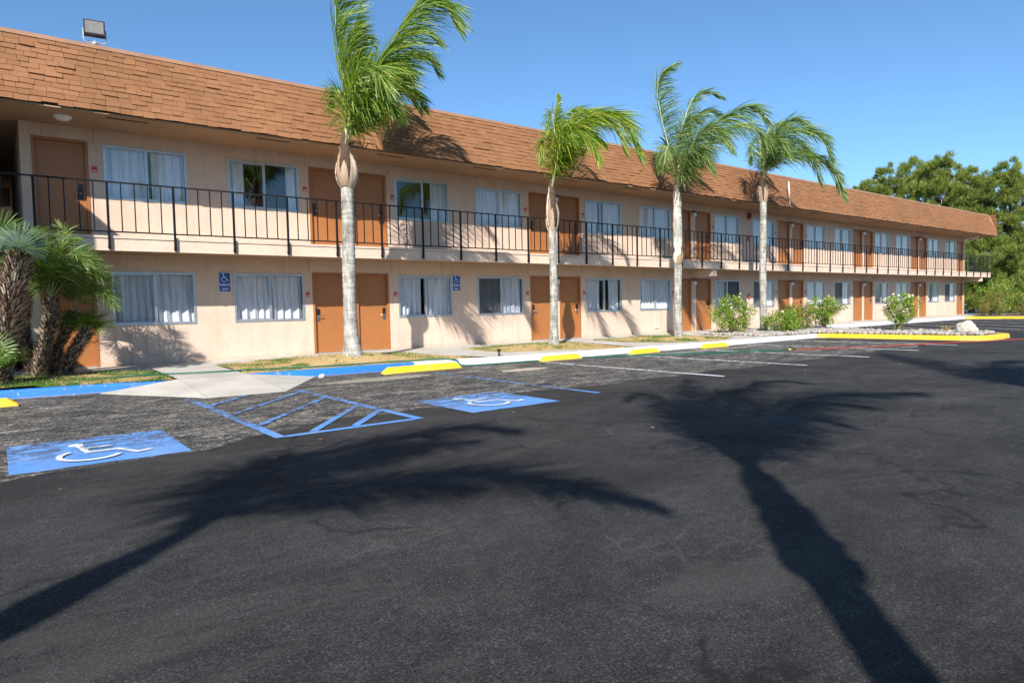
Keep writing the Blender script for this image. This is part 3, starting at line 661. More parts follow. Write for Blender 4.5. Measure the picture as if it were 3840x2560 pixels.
# interior boxes (ceiling, floor, back) so rooms read dark behind the glass
w=MB()
for z0,z1 in((ZW,2.5),(2.9,ZRB-.05)):
    w.quad((XL+.1,20.5,z0),(XEND-.1,20.5,z0),(XEND-.1,20.5,z1),(XL+.1,20.5,z1)); w.quad((XL+.1,YF+.15,z1),(XEND-.1,YF+.15,z1),(XEND-.1,20.5,z1),(XL+.1,20.5,z1)); w.quad((XL+.1,YF+.15,z0),(XEND-.1,YF+.15,z0),(XEND-.1,20.5,z0),(XL+.1,20.5,z0))
    x=XL+.1
    for k in range(15):
        xx=[.62,4.08,7.58,11.2,14.85,18.5,22.18,25.85,29.45,33.05,36.6,40.07,43.63,47.1,50.8][k]
        if z0>1 or True: w.quad((xx,YF+.15,z0),(xx,20.5,z0),(xx,20.5,z1),(xx,YF+.15,z1))
w.build('interior_wall',M['room'],B)
def window(x0,x1,zr,spans,scr,k):
    z0,z1=zr; f=MB(); yo=YF+.012; t=.035; d=.05; y1=yo+d
    f.box(x0-.012,x1+.012,YF-.012,YF+.06,z0-.022,z0+t); f.box(x0-.012,x1+.012,YF-.010,YF+.06,z1-t,z1+.015)
    f.box(x0-.014,x0+t,YF-.011,YF+.06,z0+t,z1-t); f.box(x1-t,x1+.014,YF-.011,YF+.06,z0+t,z1-t)
    xm=(x0+x1)/2; f.box(xm-.03,xm+.03,YF+.004,YF+.058,z0+t,z1-t)
    f.box(x0+t,xm-.03,YF+.036,YF+.058,z0+t,z0+t+.022); f.box(x0+t,xm-.03,YF+.036,YF+.058,z1-t-.022,z1-t)
    F=f.build('window',M['alu'],B,(x0,YF,z0)); 
    if k: F.name='window'
    for a,b_,yy in((x0+t,xm,YF+.045),(xm,x1-t,YF+.028)):
        p=MB(); p.quad((a,yy,z0+t),(b_,yy,z0+t),(b_,yy,z1-t),(a,yy,z1-t)); p.build('pane',M['glass'],F)
    for a,b_ in spans:
        c=MB(); xa=x0+(x1-x0)*a+.01; xb=x0+(x1-x0)*b_-.01; n=max(4,int((xb-xa)/.012)); ph=random.uniform(0,6)
        vs=[]
        for i in range(n+1):
            x=xa+(xb-xa)*i/n
            for j,zz in enumerate((z0-.03,z0+.35,z1-.25,z1-.01)):
                amp=(.042,.034,.026,.018)[j]
                q=x*34+ph+1.4*math.sin(x*5.1+ph)+.25*math.sin(zz*2+x*3); yy=YF+.125+amp*math.sin(q)+.012*math.sin(q*2.3+zz)+.008*math.sin(x*3+zz*1.7)
                vs.append((x+.008*math.cos(q)+(.015*math.sin(zz*3+ph) if 0<i<n else 0)+(j==0)*0,yy,zz))
        c.add(vs,[(i*4+j,(i+1)*4+j,(i+1)*4+j+1,i*4+j+1) for i in range(n) for j in range(3)],True)
        c.build('curtain',M['curtain'],F)
    if scr:
        a,b_=(x0+t,xm-.03) if scr==1 else (xm+.03,x1-t)
        p=MB(); p.quad((a,YF+.016,z0+t),(b_,YF+.016,z0+t),(b_,YF+.016,z1-t),(a,YF+.016,z1-t)); p.build('insect_screen',M['screen'],F)
for k,(a,b_,s,sc_) in enumerate(UW): window(a,b_,ZU,s,sc_,k)
for k,(a,b_,s,sc_) in enumerate(LW): window(a,b_,ZL,s,sc_,k)
def door(x0,x1,z0,top,hs,upper):
    t=.055; f=MB()
    f.box(x0-.004,x0+t,YF-.010,YF+.11,z0,top+.003); f.box(x1-t,x1+.004,YF-.010,YF+.11,z0,top+.003); f.box(x0+t,x1-t,YF-.008,YF+.11,top-t,top+.005)
    D=MB(); D.box(x0+t+.003,x1-t-.003,YF+.055,YF+.10,z0+.02,top-t-.003)
    D=D.build('door',M['door'],B,((x0+x1)/2,YF+.07,z0)); 
    f.build('door_frame',M['door_frame'],D)
    h=MB(); h.box(x0+t,x1-t,YF-.0,YF+.09,z0+.002,z0+.018); h.build('threshold',M['threshold'],D)
    hx=x0+t+.09 if hs<0 else x1-t-.09; s=-hs; zc=z0+1.0
    y=YF+.055
    h=MB(); h.box(hx-.035,hx+.035,y-.03,y,zc-.0,zc+.16) ; h.build('lock',M['lock_black'],D)
    h=MB(); 
    if upper: h.box(hx-.033,hx+.033,y-.022,y,zc-.15,zc-.002); h.build('lock_plate',M['lock_black'],D)
    else: h.box(hx-.033,hx+.033,y-.022,y,zc-.15,zc-.002); h.build('lock_plate',M['steel'],D)
    h=MB(); h.tube([(hx,y-.02,zc-.03),(hx,y-.06,zc-.03),(hx+s*.04,y-.065,zc-.032),(hx+s*.125,y-.06,zc-.035)],.011,6); h.build('handle',M['steel'],D)
    h=MB(); h.tube([((x0+x1)/2,y-.006,z0+1.45),((x0+x1)/2,y,z0+1.45)],.012,8); h.build('peephole',M['lock_black'],D)
def hand(i): return 1 if i in(0,13) else (-1 if i%2==1 else 1)
for i,(a,b_) in enumerate(UDR): door(a,b_,2.9,4.965,hand(i),True)
for i,(a,b_) in enumerate(LDR): door(a,b_,ZW,2.28,hand(i),False)
# slab (second floor walkway)
s=MB(); XS=52.10
s.box(XW-5,XS,YS,YF,ZSB,2.835); s.box(XW-5,XS,YS-.018,YF,2.848,ZST); s.box(XW-5,XS-.01,YS+.012,YF,2.835,2.848)
s.box(XEND,XS,YF,22,ZSB,ZST)
s.box(XW-5,XS+.004,YS-.010,YS+.05,ZSB-.012,ZSB+.012)
s.box(XW-5,XW,YW,YS-.02,ZSB,ZST)
s.box(XW-.3,XL,YF+.001,25.99,ZSB,ZST)
s.build('balcony_slab',M['trim'],B)
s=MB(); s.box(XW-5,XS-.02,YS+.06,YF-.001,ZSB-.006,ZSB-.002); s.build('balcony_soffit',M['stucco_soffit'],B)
for x in (22.13,XEND-.14):
    s=MB(); s.box(x-.13,x+.13,YS+.05,YF-.001,2.33,ZSB-.013); s.build('balcony_beam',M['trim'],B)
# soffit
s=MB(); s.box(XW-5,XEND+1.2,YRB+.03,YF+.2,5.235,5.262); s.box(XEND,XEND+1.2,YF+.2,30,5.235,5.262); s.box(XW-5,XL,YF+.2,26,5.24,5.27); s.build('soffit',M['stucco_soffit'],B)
x=1.95
while x<50:
    s=MB(); s.box(x,x+.75,15.60,15.66,5.225,5.2352); s.build('soffit_vent',M['vent_dark'],B); x+=3.02+random.uniform(-.1,.1)
# control joints (thin reveal strips)
s=MB()
for a,b_ in((1.84,None),(6.42,8.74),(13.66,16.03),(20.97,23.38),(28.27,30.61),(35.43,37.76),(42.48,44.78)):
    for x in(a,b_):
        if x:
            s.box(x-.006,x+.006,YF-.003,YF+.001,4.97,5.24); s.box(x-.006,x+.006,YF-.003,YF+.001,2.29,ZSB-.006)
s.build('control_joint',M['stucco_soffit'],B)
# low wall vents / hatches
for x,w_,zr in((2.77,.23,(.40,.90)),(19.9,.25,(.37,.88)),(38.88,.2,(.39,.85)),(20.0,.2,(3.12,3.62)),(38.9,.2,(3.12,3.6))):
    s=MB(); s.box(x-w_/2,x+w_/2,YF-.03,YF,zr[0],zr[1]); s.box(x-w_/2+.025,x+w_/2-.025,YF-.036,YF-.03,zr[0]+.025,zr[1]-.025)
    s.build('wall_hatch',M['trim'],B)
# roof mansard
rf=MB(); TH=.015; ncr=12; sl=Vector((0,YRT-YRB,ZRT-ZRB)); slope=sl.length; up=sl.normalized(); out=Vector((0,-up.z,up.y))
back=MB()
back.quad((XW-5,YRB+.02,ZRB-.02),(XEND+1.25,YRB+.02,ZRB-.02),(XEND+1.0,YRT+.02,ZRT),(XW-5,YRT+.02,ZRT))
back.quad((XEND+1.40,YRB+.02,ZRB-.02),(XEND+1.40,30,ZRB-.02),(XEND+1.0,30,ZRT),(XEND+1.0,YRT+.02,ZRT))
back.quad((XEND+1.25,YRB+.02,ZRB-.02),(XEND+1.40,YRB+.02,ZRB-.02),(XEND+1.0,YRT+.02,ZRT),(XEND+1.0,YRT+.02,ZRT))
back.box(XW-5,XW,YW,YRB-.02,5.02,6.42)
RB=back.build('roof',M['backing'],B)
ch=slope/ncr
def shingle_run(org,along,upv,outv,length,ncr,taper=0):
    for r in range(ncr):
        x=random.uniform(-.3,0) 
        L0=length-taper*(r/ncr)
        while x<L0:
            w_=random.uniform(.18,.29); xa=max(0,x); xb=min(L0,x+w_)
            if xb-xa>.03:
                s0=r*ch-random.uniform(0,.012)-(random.uniform(.0,.03) if r==0 else 0); s1=(r+1)*ch+.03
                if r==0 and random.random()<.03: s0+=.03
                lift=TH+random.uniform(-.006,.012)+(random.uniform(0,.02) if random.random()<.06 else 0)
                if random.random()<.03: lift+=.01
                gp=.003
                tl=random.uniform(-.006,.006)
                a0=org+along*(xa+gp)+upv*(s0+tl); a1=org+along*(xb-gp)+upv*(s0-tl); b0=org+along*(xa+gp)+upv*s1; b1=org+along*(xb-gp)+upv*s1
                rf.add([a0,a1,b1,b0,a0+outv*lift,a1+outv*lift,b1+outv*.004,b0+outv*.004],[(4,5,6,7),(0,1,5,4),(0,4,7,3),(1,2,6,5),(0,3,2,1)])
            x+=w_
shingle_run(Vector((XW-1,YRB,ZRB-.01)),Vector((1,0,0)),up,out,XEND+1.42-XW+1,ncr,.42)
up2=Vector((-.40,0,ZRT-ZRB)).normalized(); out2=Vector((up2.z,0,-up2.x))
shingle_run(Vector((XEND+1.42,YRB,ZRB-.01)),Vector((0,1,0)),up2,out2,8,ncr,0)
rf.build('shingles',M['shingle'],RB)
s=MB(); s.box(XW-5,XEND+1.03,YRT-.03,YRT+.35,ZRT-.02,ZRT+.055); s.box(XEND+.7,XEND+1.05,YRT+.35,30,ZRT-.02,ZRT+.055)
s.build('roof_edge',M['edge'],RB)
s=MB(); s.box(XW-5,XEND+1.0,YRT+.2,30,ZRT-.2,ZRT-.03); s.build('roof_deck',M['roof_deck'],RB)
# hip edge flashing
s=MB(); s.tube([(XEND+1.40,YRB-.02,ZRB),(XEND+1.02,YRT-.02,ZRT)],.03,6); s.build('hip_edge',M['edge'],RB)
# railing
rl=MB(); ZR=3.977; ZBR=2.975; y0=YS-.045
p0=1.9004; dp=1.2074
XRE=52.14
rl.box(-4,XRE,y0-.02,y0+.02,ZR-.028,ZR); rl.box(-4,XRE,y0-.012,y0+.012,ZBR-.014,ZBR+.014)
for k in range(-4,42):
    for j in range(1,5):
        x=p0+dp*(k+j/5); rl.box(x-.0105,x+.0105,y0-.0105,y0+.0105,ZBR+.014,ZR-.028)
rl.box(XRE-.016,XRE+.016,y0,22,ZR-.022,ZR); rl.box(XRE-.01,XRE+.01,y0,22,ZBR-.01,ZBR+.01)
for j in range(1,26): y=y0+.24*j; rl.box(XRE-.008,XRE+.008,y-.008,y+.008,ZBR,ZR-.02)
RL=rl.build('railing',M['rail'],B)
for k in range(-4,42):
    x=p0+dp*k
    s=MB(); s.box(x-.0215,x+.0215,y0-.0215,y0+.0215,ZSB+.03,ZR-.0285); s.box(x-.026,x+.026,y0-.003,YS-.0185,ZSB+.02,ZSB+.10); s.build('post',M['rail'],RL)
for j in range(1,6):
    y=y0+1.2*j; s=MB(); s.box(XRE-.0195,XRE+.0195,y-.0195,y+.0195,ZSB+.03,ZR-.023); s.build('post',M['rail'],RL)
# text helper
def text_mesh(name,body,size,mat,parent,loc,sx=1.,face=True):
    cu=bpy.data.curves.new(name,'FONT'); cu.body=body; cu.size=size; cu.align_x='CENTER'; cu.extrude=.0008; cu.offset=size*.012
    ob=bpy.data.objects.new(name,cu); col.objects.link(ob); bpy.context.view_layer.update()
    me=bpy.data.meshes.new_from_object(ob.evaluated_get(bpy.context.evaluated_depsgraph_get())); bpy.data.objects.remove(ob)
    me.materials.clear(); me.materials.append(mat)
    me.transform(Matrix(((sx,0,0,0),(0,0,-1,0),(0,1,0,0),(0,0,0,1))))
    o=bpy.data.objects.new(name,me); col.objects.link(o)
    o.parent=parent; o.location=Vector(loc)-wloc(parent) if parent else loc
    return o
# room plates
def plate(x,z,num):
    s=MB(); s.box(x-.052,x+.052,YF-.012,YF,z-.065,z+.065); P=s.build('room_number_plate',M['red_plate'],B,(x,YF,z)); bevel(P,.01)
    text_mesh('room_number',num,.05,M['white_text'],P,(x,YF-.0135,z-.045),1.)
n=204
PU=[1.83,6.39,8.86,13.60,16.13,23.47,28.15,30.72,35.33,37.83,42.4,44.86,49.4]
for i,x in enumerate(PU): plate(x,4.39,str(204+i))
PL=[6.37,8.87,13.61,16.13,20.92,28.2,30.72,35.37,37.83,42.38,49.4]
for i,x in enumerate(PL): plate(x,1.72,str(102+i))
# ------------------------------------------------------------------ things on the building
def isa_sign(x0,x1,z0,z1,label):
    E_=empty('parking_sign',((x0+x1)/2,YF,z0),label,'sign','blue accessible parking signs on the wall')
    w_=x1-x0;h=z1-z0
    def rr(mb,m,y,yb):
        pts=[]; r=.03-m*.5
        for cx,cz,a0 in((x1-m-r,z1-m-r,0),(x0+m+r,z1-m-r,90),(x0+m+r,z0+m+r,180),(x1-m-r,z0+m+r,270)):
            for k in range(5): a=R(a0+k*22.5); pts.append((cx+r*math.cos(a),cz+r*math.sin(a)))
        n=len(pts); mb.add([(a,y,b) for a,b in pts]+[(a,yb,b) for a,b in pts],[tuple(range(n-1,-1,-1))]+[(i,(i+1)%n,n+(i+1)%n,n+i) for i in range(n)])
    s=MB(); rr(s,0,YF-.020,YF-.002); s.build('border',M['white_text'],E_)
    s=MB(); rr(s,.009,YF-.0225,YF-.019); s.build('sign_panel',M['sign_blue'],E_)
    s=MB(); sc_=h*.40; cx=(x0+x1)/2-.5*sc_*.95
    isa(s,lambda a,b,c:(cx+a*sc_*.95,YF-.0232-c,z0+h*.52+b*sc_),0.0002); s.build('wheelchair_emblem',M['white_text'],E_)
    text_mesh('lettering','PARKING',h*.175,M['white_text'],E_,((x0+x1)/2,YF-.0245,z0+h*.315),.72)
    text_mesh('lettering','ONLY',h*.175,M['white_text'],E_,((x0+x1)/2,YF-.0245,z0+h*.085),.72)
isa_sign(4.225,4.495,1.79,2.25,'blue wheelchair PARKING ONLY sign left of the first whole ground floor window')
isa_sign(10.75,11.03,1.80,2.26,'blue wheelchair PARKING ONLY sign between the two palms, right of a window')
# sconces
def sconce(x,z,label,grp):
    E_=empty('wall_lamp',(x,YF,z),label,'wall lamp',grp)
    s=MB(); s.box(x-.08,x+.08,YF-.12,YF,z+.02,z+.10); s.build('lamp_housing',M['lamp_grey'],E_)
    s=MB(); s.box(x-.075,x+.075,YF-.115,YF-.012,z-.13,z+.018); o=s.build('lamp_shade',M['lamp_white'],E_); bevel(o,.015)
for x,nm in((22.18,'second pair of doors behind the third palm'),(29.45,'doors just right of the fourth palm'),(36.6,'third pair of doors from the far end'),(43.63,'last pair of doors before the far end')):
    sconce(x,4.86,'small white wall lamp above the upper '+nm,'wall lamps between paired doors')
    sconce(x,2.16,'small white wall lamp above the ground floor '+nm,'wall lamps between paired doors')
sconce(14.85,2.16,'small white wall lamp behind the second palm trunk on the ground floor','wall lamps between paired doors')
sconce(14.85,4.86,'small white wall lamp behind the second palm trunk on the upper floor','wall lamps between paired doors')
# ceiling light
def ceil_light(x,y,label):
    mb=MB(); n=20; vs=[]; pr=[(0,-.085),(.07,-.08),(.125,-.058),(.155,-.03),(.162,0)]
    for r,zz in pr: 
        for k in range(n): a=2*PI*k/n; vs.append((x+r*math.cos(a),y+r*math.sin(a),5.235+zz))
    mb.add(vs,[(i*n+k,i*n+(k+1)%n,(i+1)*n+(k+1)%n,(i+1)*n+k) for i in range(4) for k in range(n)],True)
    tag(mb.build('ceiling_light',M['lamp_white'],None,(x,y,5.2)),label,'ceiling light')
ceil_light(1.25,16.0,'round white dome light on the soffit above the leftmost upper door')
ceil_light(51.2,16.2,'flat white dome light under the far right corner of the roof')
# exit sign
E_=empty('exit_sign',(50.1,16.2,5.0),'small red and white EXIT sign hanging at the far end of the balcony','sign')
s=MB(); s.box(50.08,50.12,16.02,16.38,4.95,5.15); s.tube([(50.1,16.2,5.15),(50.1,16.2,5.235)],.012,6); s.build('sign_box',M['lamp_white'],E_)
t=text_mesh('lettering','EXIT',.17,M['red_plate'],E_,(50.078,16.2,4.985),.8); t.rotation_euler=(0,0,R(-90))
# bell and pull station, extinguisher
mb=MB(); n=20; pr=[(0,-.10),(.08,-.095),(.13,-.07),(.15,-.03),(.15,0)]; vs=[]
for r,yy in pr:
    for k in range(n): a=2*PI*k/n; vs.append((26.04+r*math.cos(a),YF+yy,5.0+r*math.sin(a)))
mb.add(vs,[(i*n+k,(i+1)*n+k,(i+1)*n+(k+1)%n,i*n+(k+1)%n) for i in range(4) for k in range(n)],True)
tag(mb.build('fire_bell',M['bell'],None,(26.04,YF,5.0)),'round dark red fire bell high on the upper wall','bell')
for z_,lb in((4.02,'small red fire alarm box on the upper wall below the round bell'),(1.54,'small red fire alarm box on the ground floor wall left of the fourth palm')):
    E_=empty('fire_alarm_box',(25.98,YF,z_),lb,'fire alarm')
    s=MB(); s.box(25.92,26.04,YF-.06,YF,z_-.08,z_+.09); s.build('alarm_case',M['red_plate'],E_)
    s=MB(); s.box(25.94,26.02,YF-.065,YF-.06,z_-.02,z_+.02); s.build('pull_handle',M['white_text'],E_)
# floodlights
def flood(x,y,z,label,yaw,tilt,s=1.):
    E_=empty('floodlight',(x,y,z),label,'floodlight','floodlights on the roof edge'); E_.rotation_euler=(0,0,yaw)
    def bl(mb,name,mat):
        o=mb.build(name,mat); o.parent=E_; return o
    mb=MB(); mb.tube([(0,0,-.05),(0,0,.06)],.028*s,8); mb.tube([(0,0,.05),(0,0,.09),(0,0,.13)],[.05*s,.045*s,.02*s],8); bl(mb,'mounting_post',M['pipe'])
    mb=MB(); hw=.175*s; mb.tube([(-hw,0,.32*s),(-hw,0,.12*s),(-hw*.85,0,.085*s),(hw*.85,0,.085*s),(hw,0,.12*s),(hw,0,.32*s)],.010,6); bl(mb,'bracket',M['pipe'])
    H=MB(); a=.165*s; H.box(-a,a,-.045*s,.04*s,-.15*s,.15*s)
    for k in range(9): H.box(-a+.02+k*(2*a-.05)/8,-a+.028+k*(2*a-.05)/8,.04*s,.08*s,-.13*s,.13*s)
    h=bl(H,'lamp_head',M['flood_black']); h.location=(0,0,.33*s); h.rotation_euler=(tilt,0,0)
    G_=MB(); G_.add([(-a*.86,-.05*s,-.125*s),(a*.86,-.05*s,-.125*s),(a*.86,-.05*s,.125*s),(-a*.86,-.05*s,.125*s),(-a*.68,-.047*s,-.10*s),(a*.68,-.047*s,-.10*s),(a*.68,-.047*s,.10*s),(-a*.68,-.047*s,.10*s)],[(0,1,5,4),(1,2,6,5),(2,3,7,6),(3,0,4,7),(4,5,6,7)])
    q=G_.build('lens',M['flood_glass']); q.parent=h
    mb=MB(); mb.tube([(-.1,0,.13),(-.2,0,.05),(-.3,.02,.0)],.006,5); bl(mb,'cable',M['flood_black'])
flood(1.865,15.95,6.68,'square black floodlight on the roof edge above the leftmost windows',R(-8),R(-18),1.12)
flood(32.44,15.95,6.66,'black floodlight on the roof edge half hidden by the fourth palm crown',R(40),R(-35),1.2)
flood(44.3,15.95,6.66,'small black floodlight on the roof edge in front of the pines',R(50),R(-45),1.3)
mb=MB(); mb.tube([(26.8,15.30,5.3),(26.8,15.36,6.35)],.022,6); tag(mb.build('vent_pipe',M['lamp_white']),'thin white vertical pipe against the shingles right of the fourth palm','pipe')
# ------------------------------------------------------------------ QUEEN PALMS
WIND=Vector((math.cos(YAW),-math.sin(YAW),0))  # blowing to the right of the picture
RT=WIND.copy(); AX=Vector((math.sin(YAW),math.cos(YAW),0))
NLF=2.4; LLF=1.36
def frond(ctrl,mat,parent,ll=.62,nl=64,wind=.55,droop=.5,w=.022,start=.14,rr=.028):
    nl=int(nl*NLF); ll=ll*LLF; pts=bez(ctrl,30)
    mb=MB(); n=len(pts)
    mb.tube(pts,[rr*(1-i/(n)*.85) for i in range(n)],5)
    F=mb.build('frond',M['rachis'],parent)
    lf=MB()
    for i in range(nl):
        t=start+(1-start)*(i+random.uniform(-.3,.3))/nl; t=min(.999,max(start,t))
        k=int(t*30); p=pts[k].lerp(pts[min(k+1,30)],t*30-k); tg=(pts[min(k+1,30)]-pts[max(k-1,0)]).normalized()
        s0=tg.cross(Vector((0,0,1))); 
        if s0.length<.15: s0=tg.cross(AX)
        s0.normalize(); n0=s0.cross(tg).normalized()
        env=min(1,(t-start)/.14+.35)*(1-.62*max(0,(t-.55)/.45)**1.6)
        for sd in(-1,1):
            roll=random.uniform(-.9,.9)
            d=(s0*sd*math.cos(roll)+n0*math.sin(roll))*(.85 if t<.85 else .5)+tg*(.55+.5*t)+WIND*wind*random.uniform(.5,1.3)
            d.normalize(); l=ll*env*random.uniform(.75,1.12)
            wv=d.cross(Vector((random.uniform(-1,1),random.uniform(-1,1),random.uniform(-.3,1)))).normalized()*w*.5
            vs=[];q=p.copy();dd=d.copy(); droop_=droop*random.uniform(.5,1.6)
            for j,ww in enumerate((.55,1.,.8,.04)):
                vs+= [q-wv*ww,q+wv*ww]
                dd=(dd+Vector((0,0,-droop_*.42))+WIND*wind*.16).normalized(); q=q+dd*l/3
            lf.add(vs,[(0,1,3,2),(2,3,5,4),(4,5,7,6)])
    lf.build('leaflets',mat,F)
    return F
def palm_trunk(E_,X,Y,z0,z1,r0,r1,zb,rb,name='queen_palm',flare=1.6,seed=1):
    rnd=random.Random(seed); mb=MB(); pts=[];rad=[]; z=z0-.12; ph=rnd.uniform(0,6)
    rings=[]; zz=z0+.1
    while zz<z1: rings.append(zz); zz+=rnd.uniform(.10,.19)
    N_=int((z1-z0)/.025)
    for i in range(N_+1):
        z=z0-.12+(z1-z0+.12)*i/N_; t=(z-z0)/(z1-z0)
        r=r0+(r1-r0)*max(0,t)**.8+r0*(flare-1)*math.exp(-max(0,z-z0)/.22)
        d=min(abs(z-q) for q in rings); r+= -.010*math.exp(-(d/.016)**2)+.004*math.sin(z*5+ph)+rnd.uniform(-.0015,.0015)
        pts.append((X+.018*math.sin(z*1.5+ph),Y+.015*math.cos(z*1.3+ph),z)); rad.append(r)
    mb.tube(pts,rad,20); mb.build('trunk',M['bark'],E_)
    # fibrous core and husk sheaths between trunk top and fronds
    co_=MB(); co_.tube([(X,Y,z1-.05),(X,Y,z1+(zb-z1)*.25),(X,Y,z1+(zb-z1)*.6),(X,Y,zb+.1)],[r1*1.0,r1+(rb-r1)*.55,r1+(rb-r1)*.1,r1*.42],14); co_.build('fibre_core',M['husk_core'] if zb-z1<1.4 else M['bark'],E_)
    hs=MB(); H_=zb-z1; lev_n=1 if H_<1.4 else 5
    for lv in range(lev_n):
      nh=9 if lev_n==1 else 7
      for k in range(nh):
        a=2*PI*k/nh+rnd.uniform(-.25,.25)+lv*.6; seg_=H_ if lev_n==1 else H_/3.2
        za=z1-.20+rnd.uniform(0,.20)*seg_+(0 if lev_n==1 else lv*H_/5.4); zt=za+seg_*rnd.uniform(.62,.9); zt=min(zt,zb+.15)
        big=rb*(1 if lev_n==1 else 1.-.08*lv); bl=big*rnd.uniform(.85,1.08); vs=[]; m=12; wA=rnd.uniform(.30,.43) if lev_n==1 else rnd.uniform(.45,.7)
        for i in range(m+1):
            t=i/m; zz=za+(zt-za)*t; r=r1*1.03+(bl-r1)*math.sin(PI*min(1,t**.85))-r1*.35*t**3+(.03*(k%3) if t>.93 else 0)
            ang=wA*(1.15-.75*t**1.3)
            for s_ in(-1,-.5,0,.5,1):
                aa=a+ang*s_+.25*t*math.sin(k*2.1); rr2=r*(1-.05*abs(s_)**2)+.006*math.sin(zz*40+s_*3)
                vs.append((X+rr2*math.cos(aa),Y+rr2*math.sin(aa),zz-.05*abs(s_)*t))
        hs.add(vs,[(i*5+j,i*5+j+1,(i+1)*5+j+1,(i+1)*5+j) for i in range(m) for j in range(4)],True)
    for k in range(170):  # loose fibres
        a=rnd.uniform(0,2*PI); zz=rnd.uniform(z1,zb+.1); r=rb*.75*rnd.uniform(.7,1); d=Vector((math.cos(a),math.sin(a),rnd.uniform(-.6,.9)))
        p=Vector((X+math.cos(a)*r,Y+math.sin(a)*r,zz)); q=p+d*rnd.uniform(.04,.12); wv=Vector((-math.sin(a),math.cos(a),0))*.006
        hs.add([p-wv,p+wv,q],[(0,1,2)])
    hs.build('leaf_sheath',M['sheath'],E_)
def queen(X,Y,z0,z1,zb,r0,r1,rb,label,mat,fr,dep,seed,flare=1.6,base=None,grp='wind blown queen palms along the kerb'):
    E_=empty('queen_palm',(X,Y,z0),label,'palm tree',grp)
    palm_trunk(E_,X,Y,z0,z1,r0,r1,zb,rb,seed=seed,flare=flare)
    random.seed(seed)
    for f in fr:
        pts,opt=f; ctrl=[Vector((X,Y,zb-.25))]
        for (u,v,dd) in pts: ctrl.append(at_depth(u,v,dep+dd))
        # through-points -> use catmull by converting to bezier-ish
        cm=catmull(ctrl,6)
        frond_pts(cm,mat,E_,**opt)
def frond_pts(cm,mat,parent,**opt):
    n=len(cm); seg=[0]
    for a,b in zip(cm,cm[1:]): seg.append(seg[-1]+(b-a).length)
    out=[]
    for i in range(31):
        s=seg[-1]*i/30; k=0
        while k<n-2 and seg[k+1]<s: k+=1
        out.append(cm[k].lerp(cm[k+1],(s-seg[k])/max(1e-6,seg[k+1]-seg[k])))
    o_b=globals()['bez']; globals()['bez']=lambda c,n:out
    try: frond(None,mat,parent,**opt)
    finally: globals()['bez']=o_b
O=dict
queen(6.15,13.70,.30,4.02,5.02,.150,.135,.255,'tallest queen palm on the left with crown cut by the top of the photo',M['frond'],[
 ([(1308,460,0),(1285,300,-.1),(1268,170,-.3),(1258,40,-.4),(1262,-120,-.5)],O(ll=.66,nl=78,wind=1.0,droop=.2,start=.22)),
 ([(1322,470,.2),(1338,240,.3),(1345,60,.4),(1356,-120,.6)],O(ll=.30,nl=40,wind=.8,droop=.3,start=.3)),
 ([(1345,430,-.3),(1420,250,-.7),(1515,90,-1.0),(1585,0,-1.2),(1665,15,-1.3),(1705,100,-1.3)],O(ll=.86,nl=90,wind=.7,droop=.45,start=.12)),
 ([(1350,420,.4),(1430,270,1.0),(1520,205,1.4),(1600,215,1.7),(1635,275,1.8)],O(ll=.62,nl=70,wind=.7,droop=.45)),
 ([(1345,430,.1),(1400,330,.2),(1480,300,.4),(1550,350,.5),(1580,400,.5)],O(ll=.66,nl=70,wind=.6,droop=.5)),
 ([(1340,450,-.4),(1385,370,-.9),(1440,370,-1.2),(1490,430,-1.4)],O(ll=.60,nl=56,wind=.45,droop=.8)),
 ([(1318,440,.1),(1335,240,.2),(1365,140,.3),(1400,170,.4)],O(ll=.42,nl=46,wind=.6,droop=.6)),
 ([(1295,440,.3),(1275,350,.6),(1248,330,.7),(1238,400,.9)],O(ll=.46,nl=40,wind=.15,droop=.9)),
 ([(1312,440,-.5),(1345,300,-1.1),(1395,250,-1.5),(1450,330,-2.0)],O(ll=.66,nl=60,wind=.5,droop=.7)),
 ([(1330,450,.5),(1385,300,1.3),(1450,240,1.9),(1530,300,2.3)],O(ll=.62,nl=60,wind=.55,droop=.6)),
 ([(1310,440,-.2),(1318,330,-.6),(1350,230,-.8),(1380,260,-1.)],O(ll=.58,nl=50,wind=.5,droop=.6)),
 ([(1340,440,.6),(1400,330,1.6),(1500,330,2.6),(1570,410,3.0)],O(ll=.62,nl=60,wind=.55,droop=.6)),
 ([(1340,430,.2),(1400,260,.5),(1480,160,.7),(1560,110,.8),(1640,150,.8)],O(ll=.75,nl=70,wind=.6,droop=.5)),
 ([(1335,440,-.2),(1380,310,-.4),(1450,250,-.6),(1540,260,-.8)],O(ll=.7,nl=60,wind=.5,droop=.6)),
 ([(1300,430,-.1),(1290,300,-.3),(1300,180,-.4),(1330,90,-.5)],O(ll=.6,nl=60,wind=.8,droop=.3)),
 ],14.6,11,1.75)
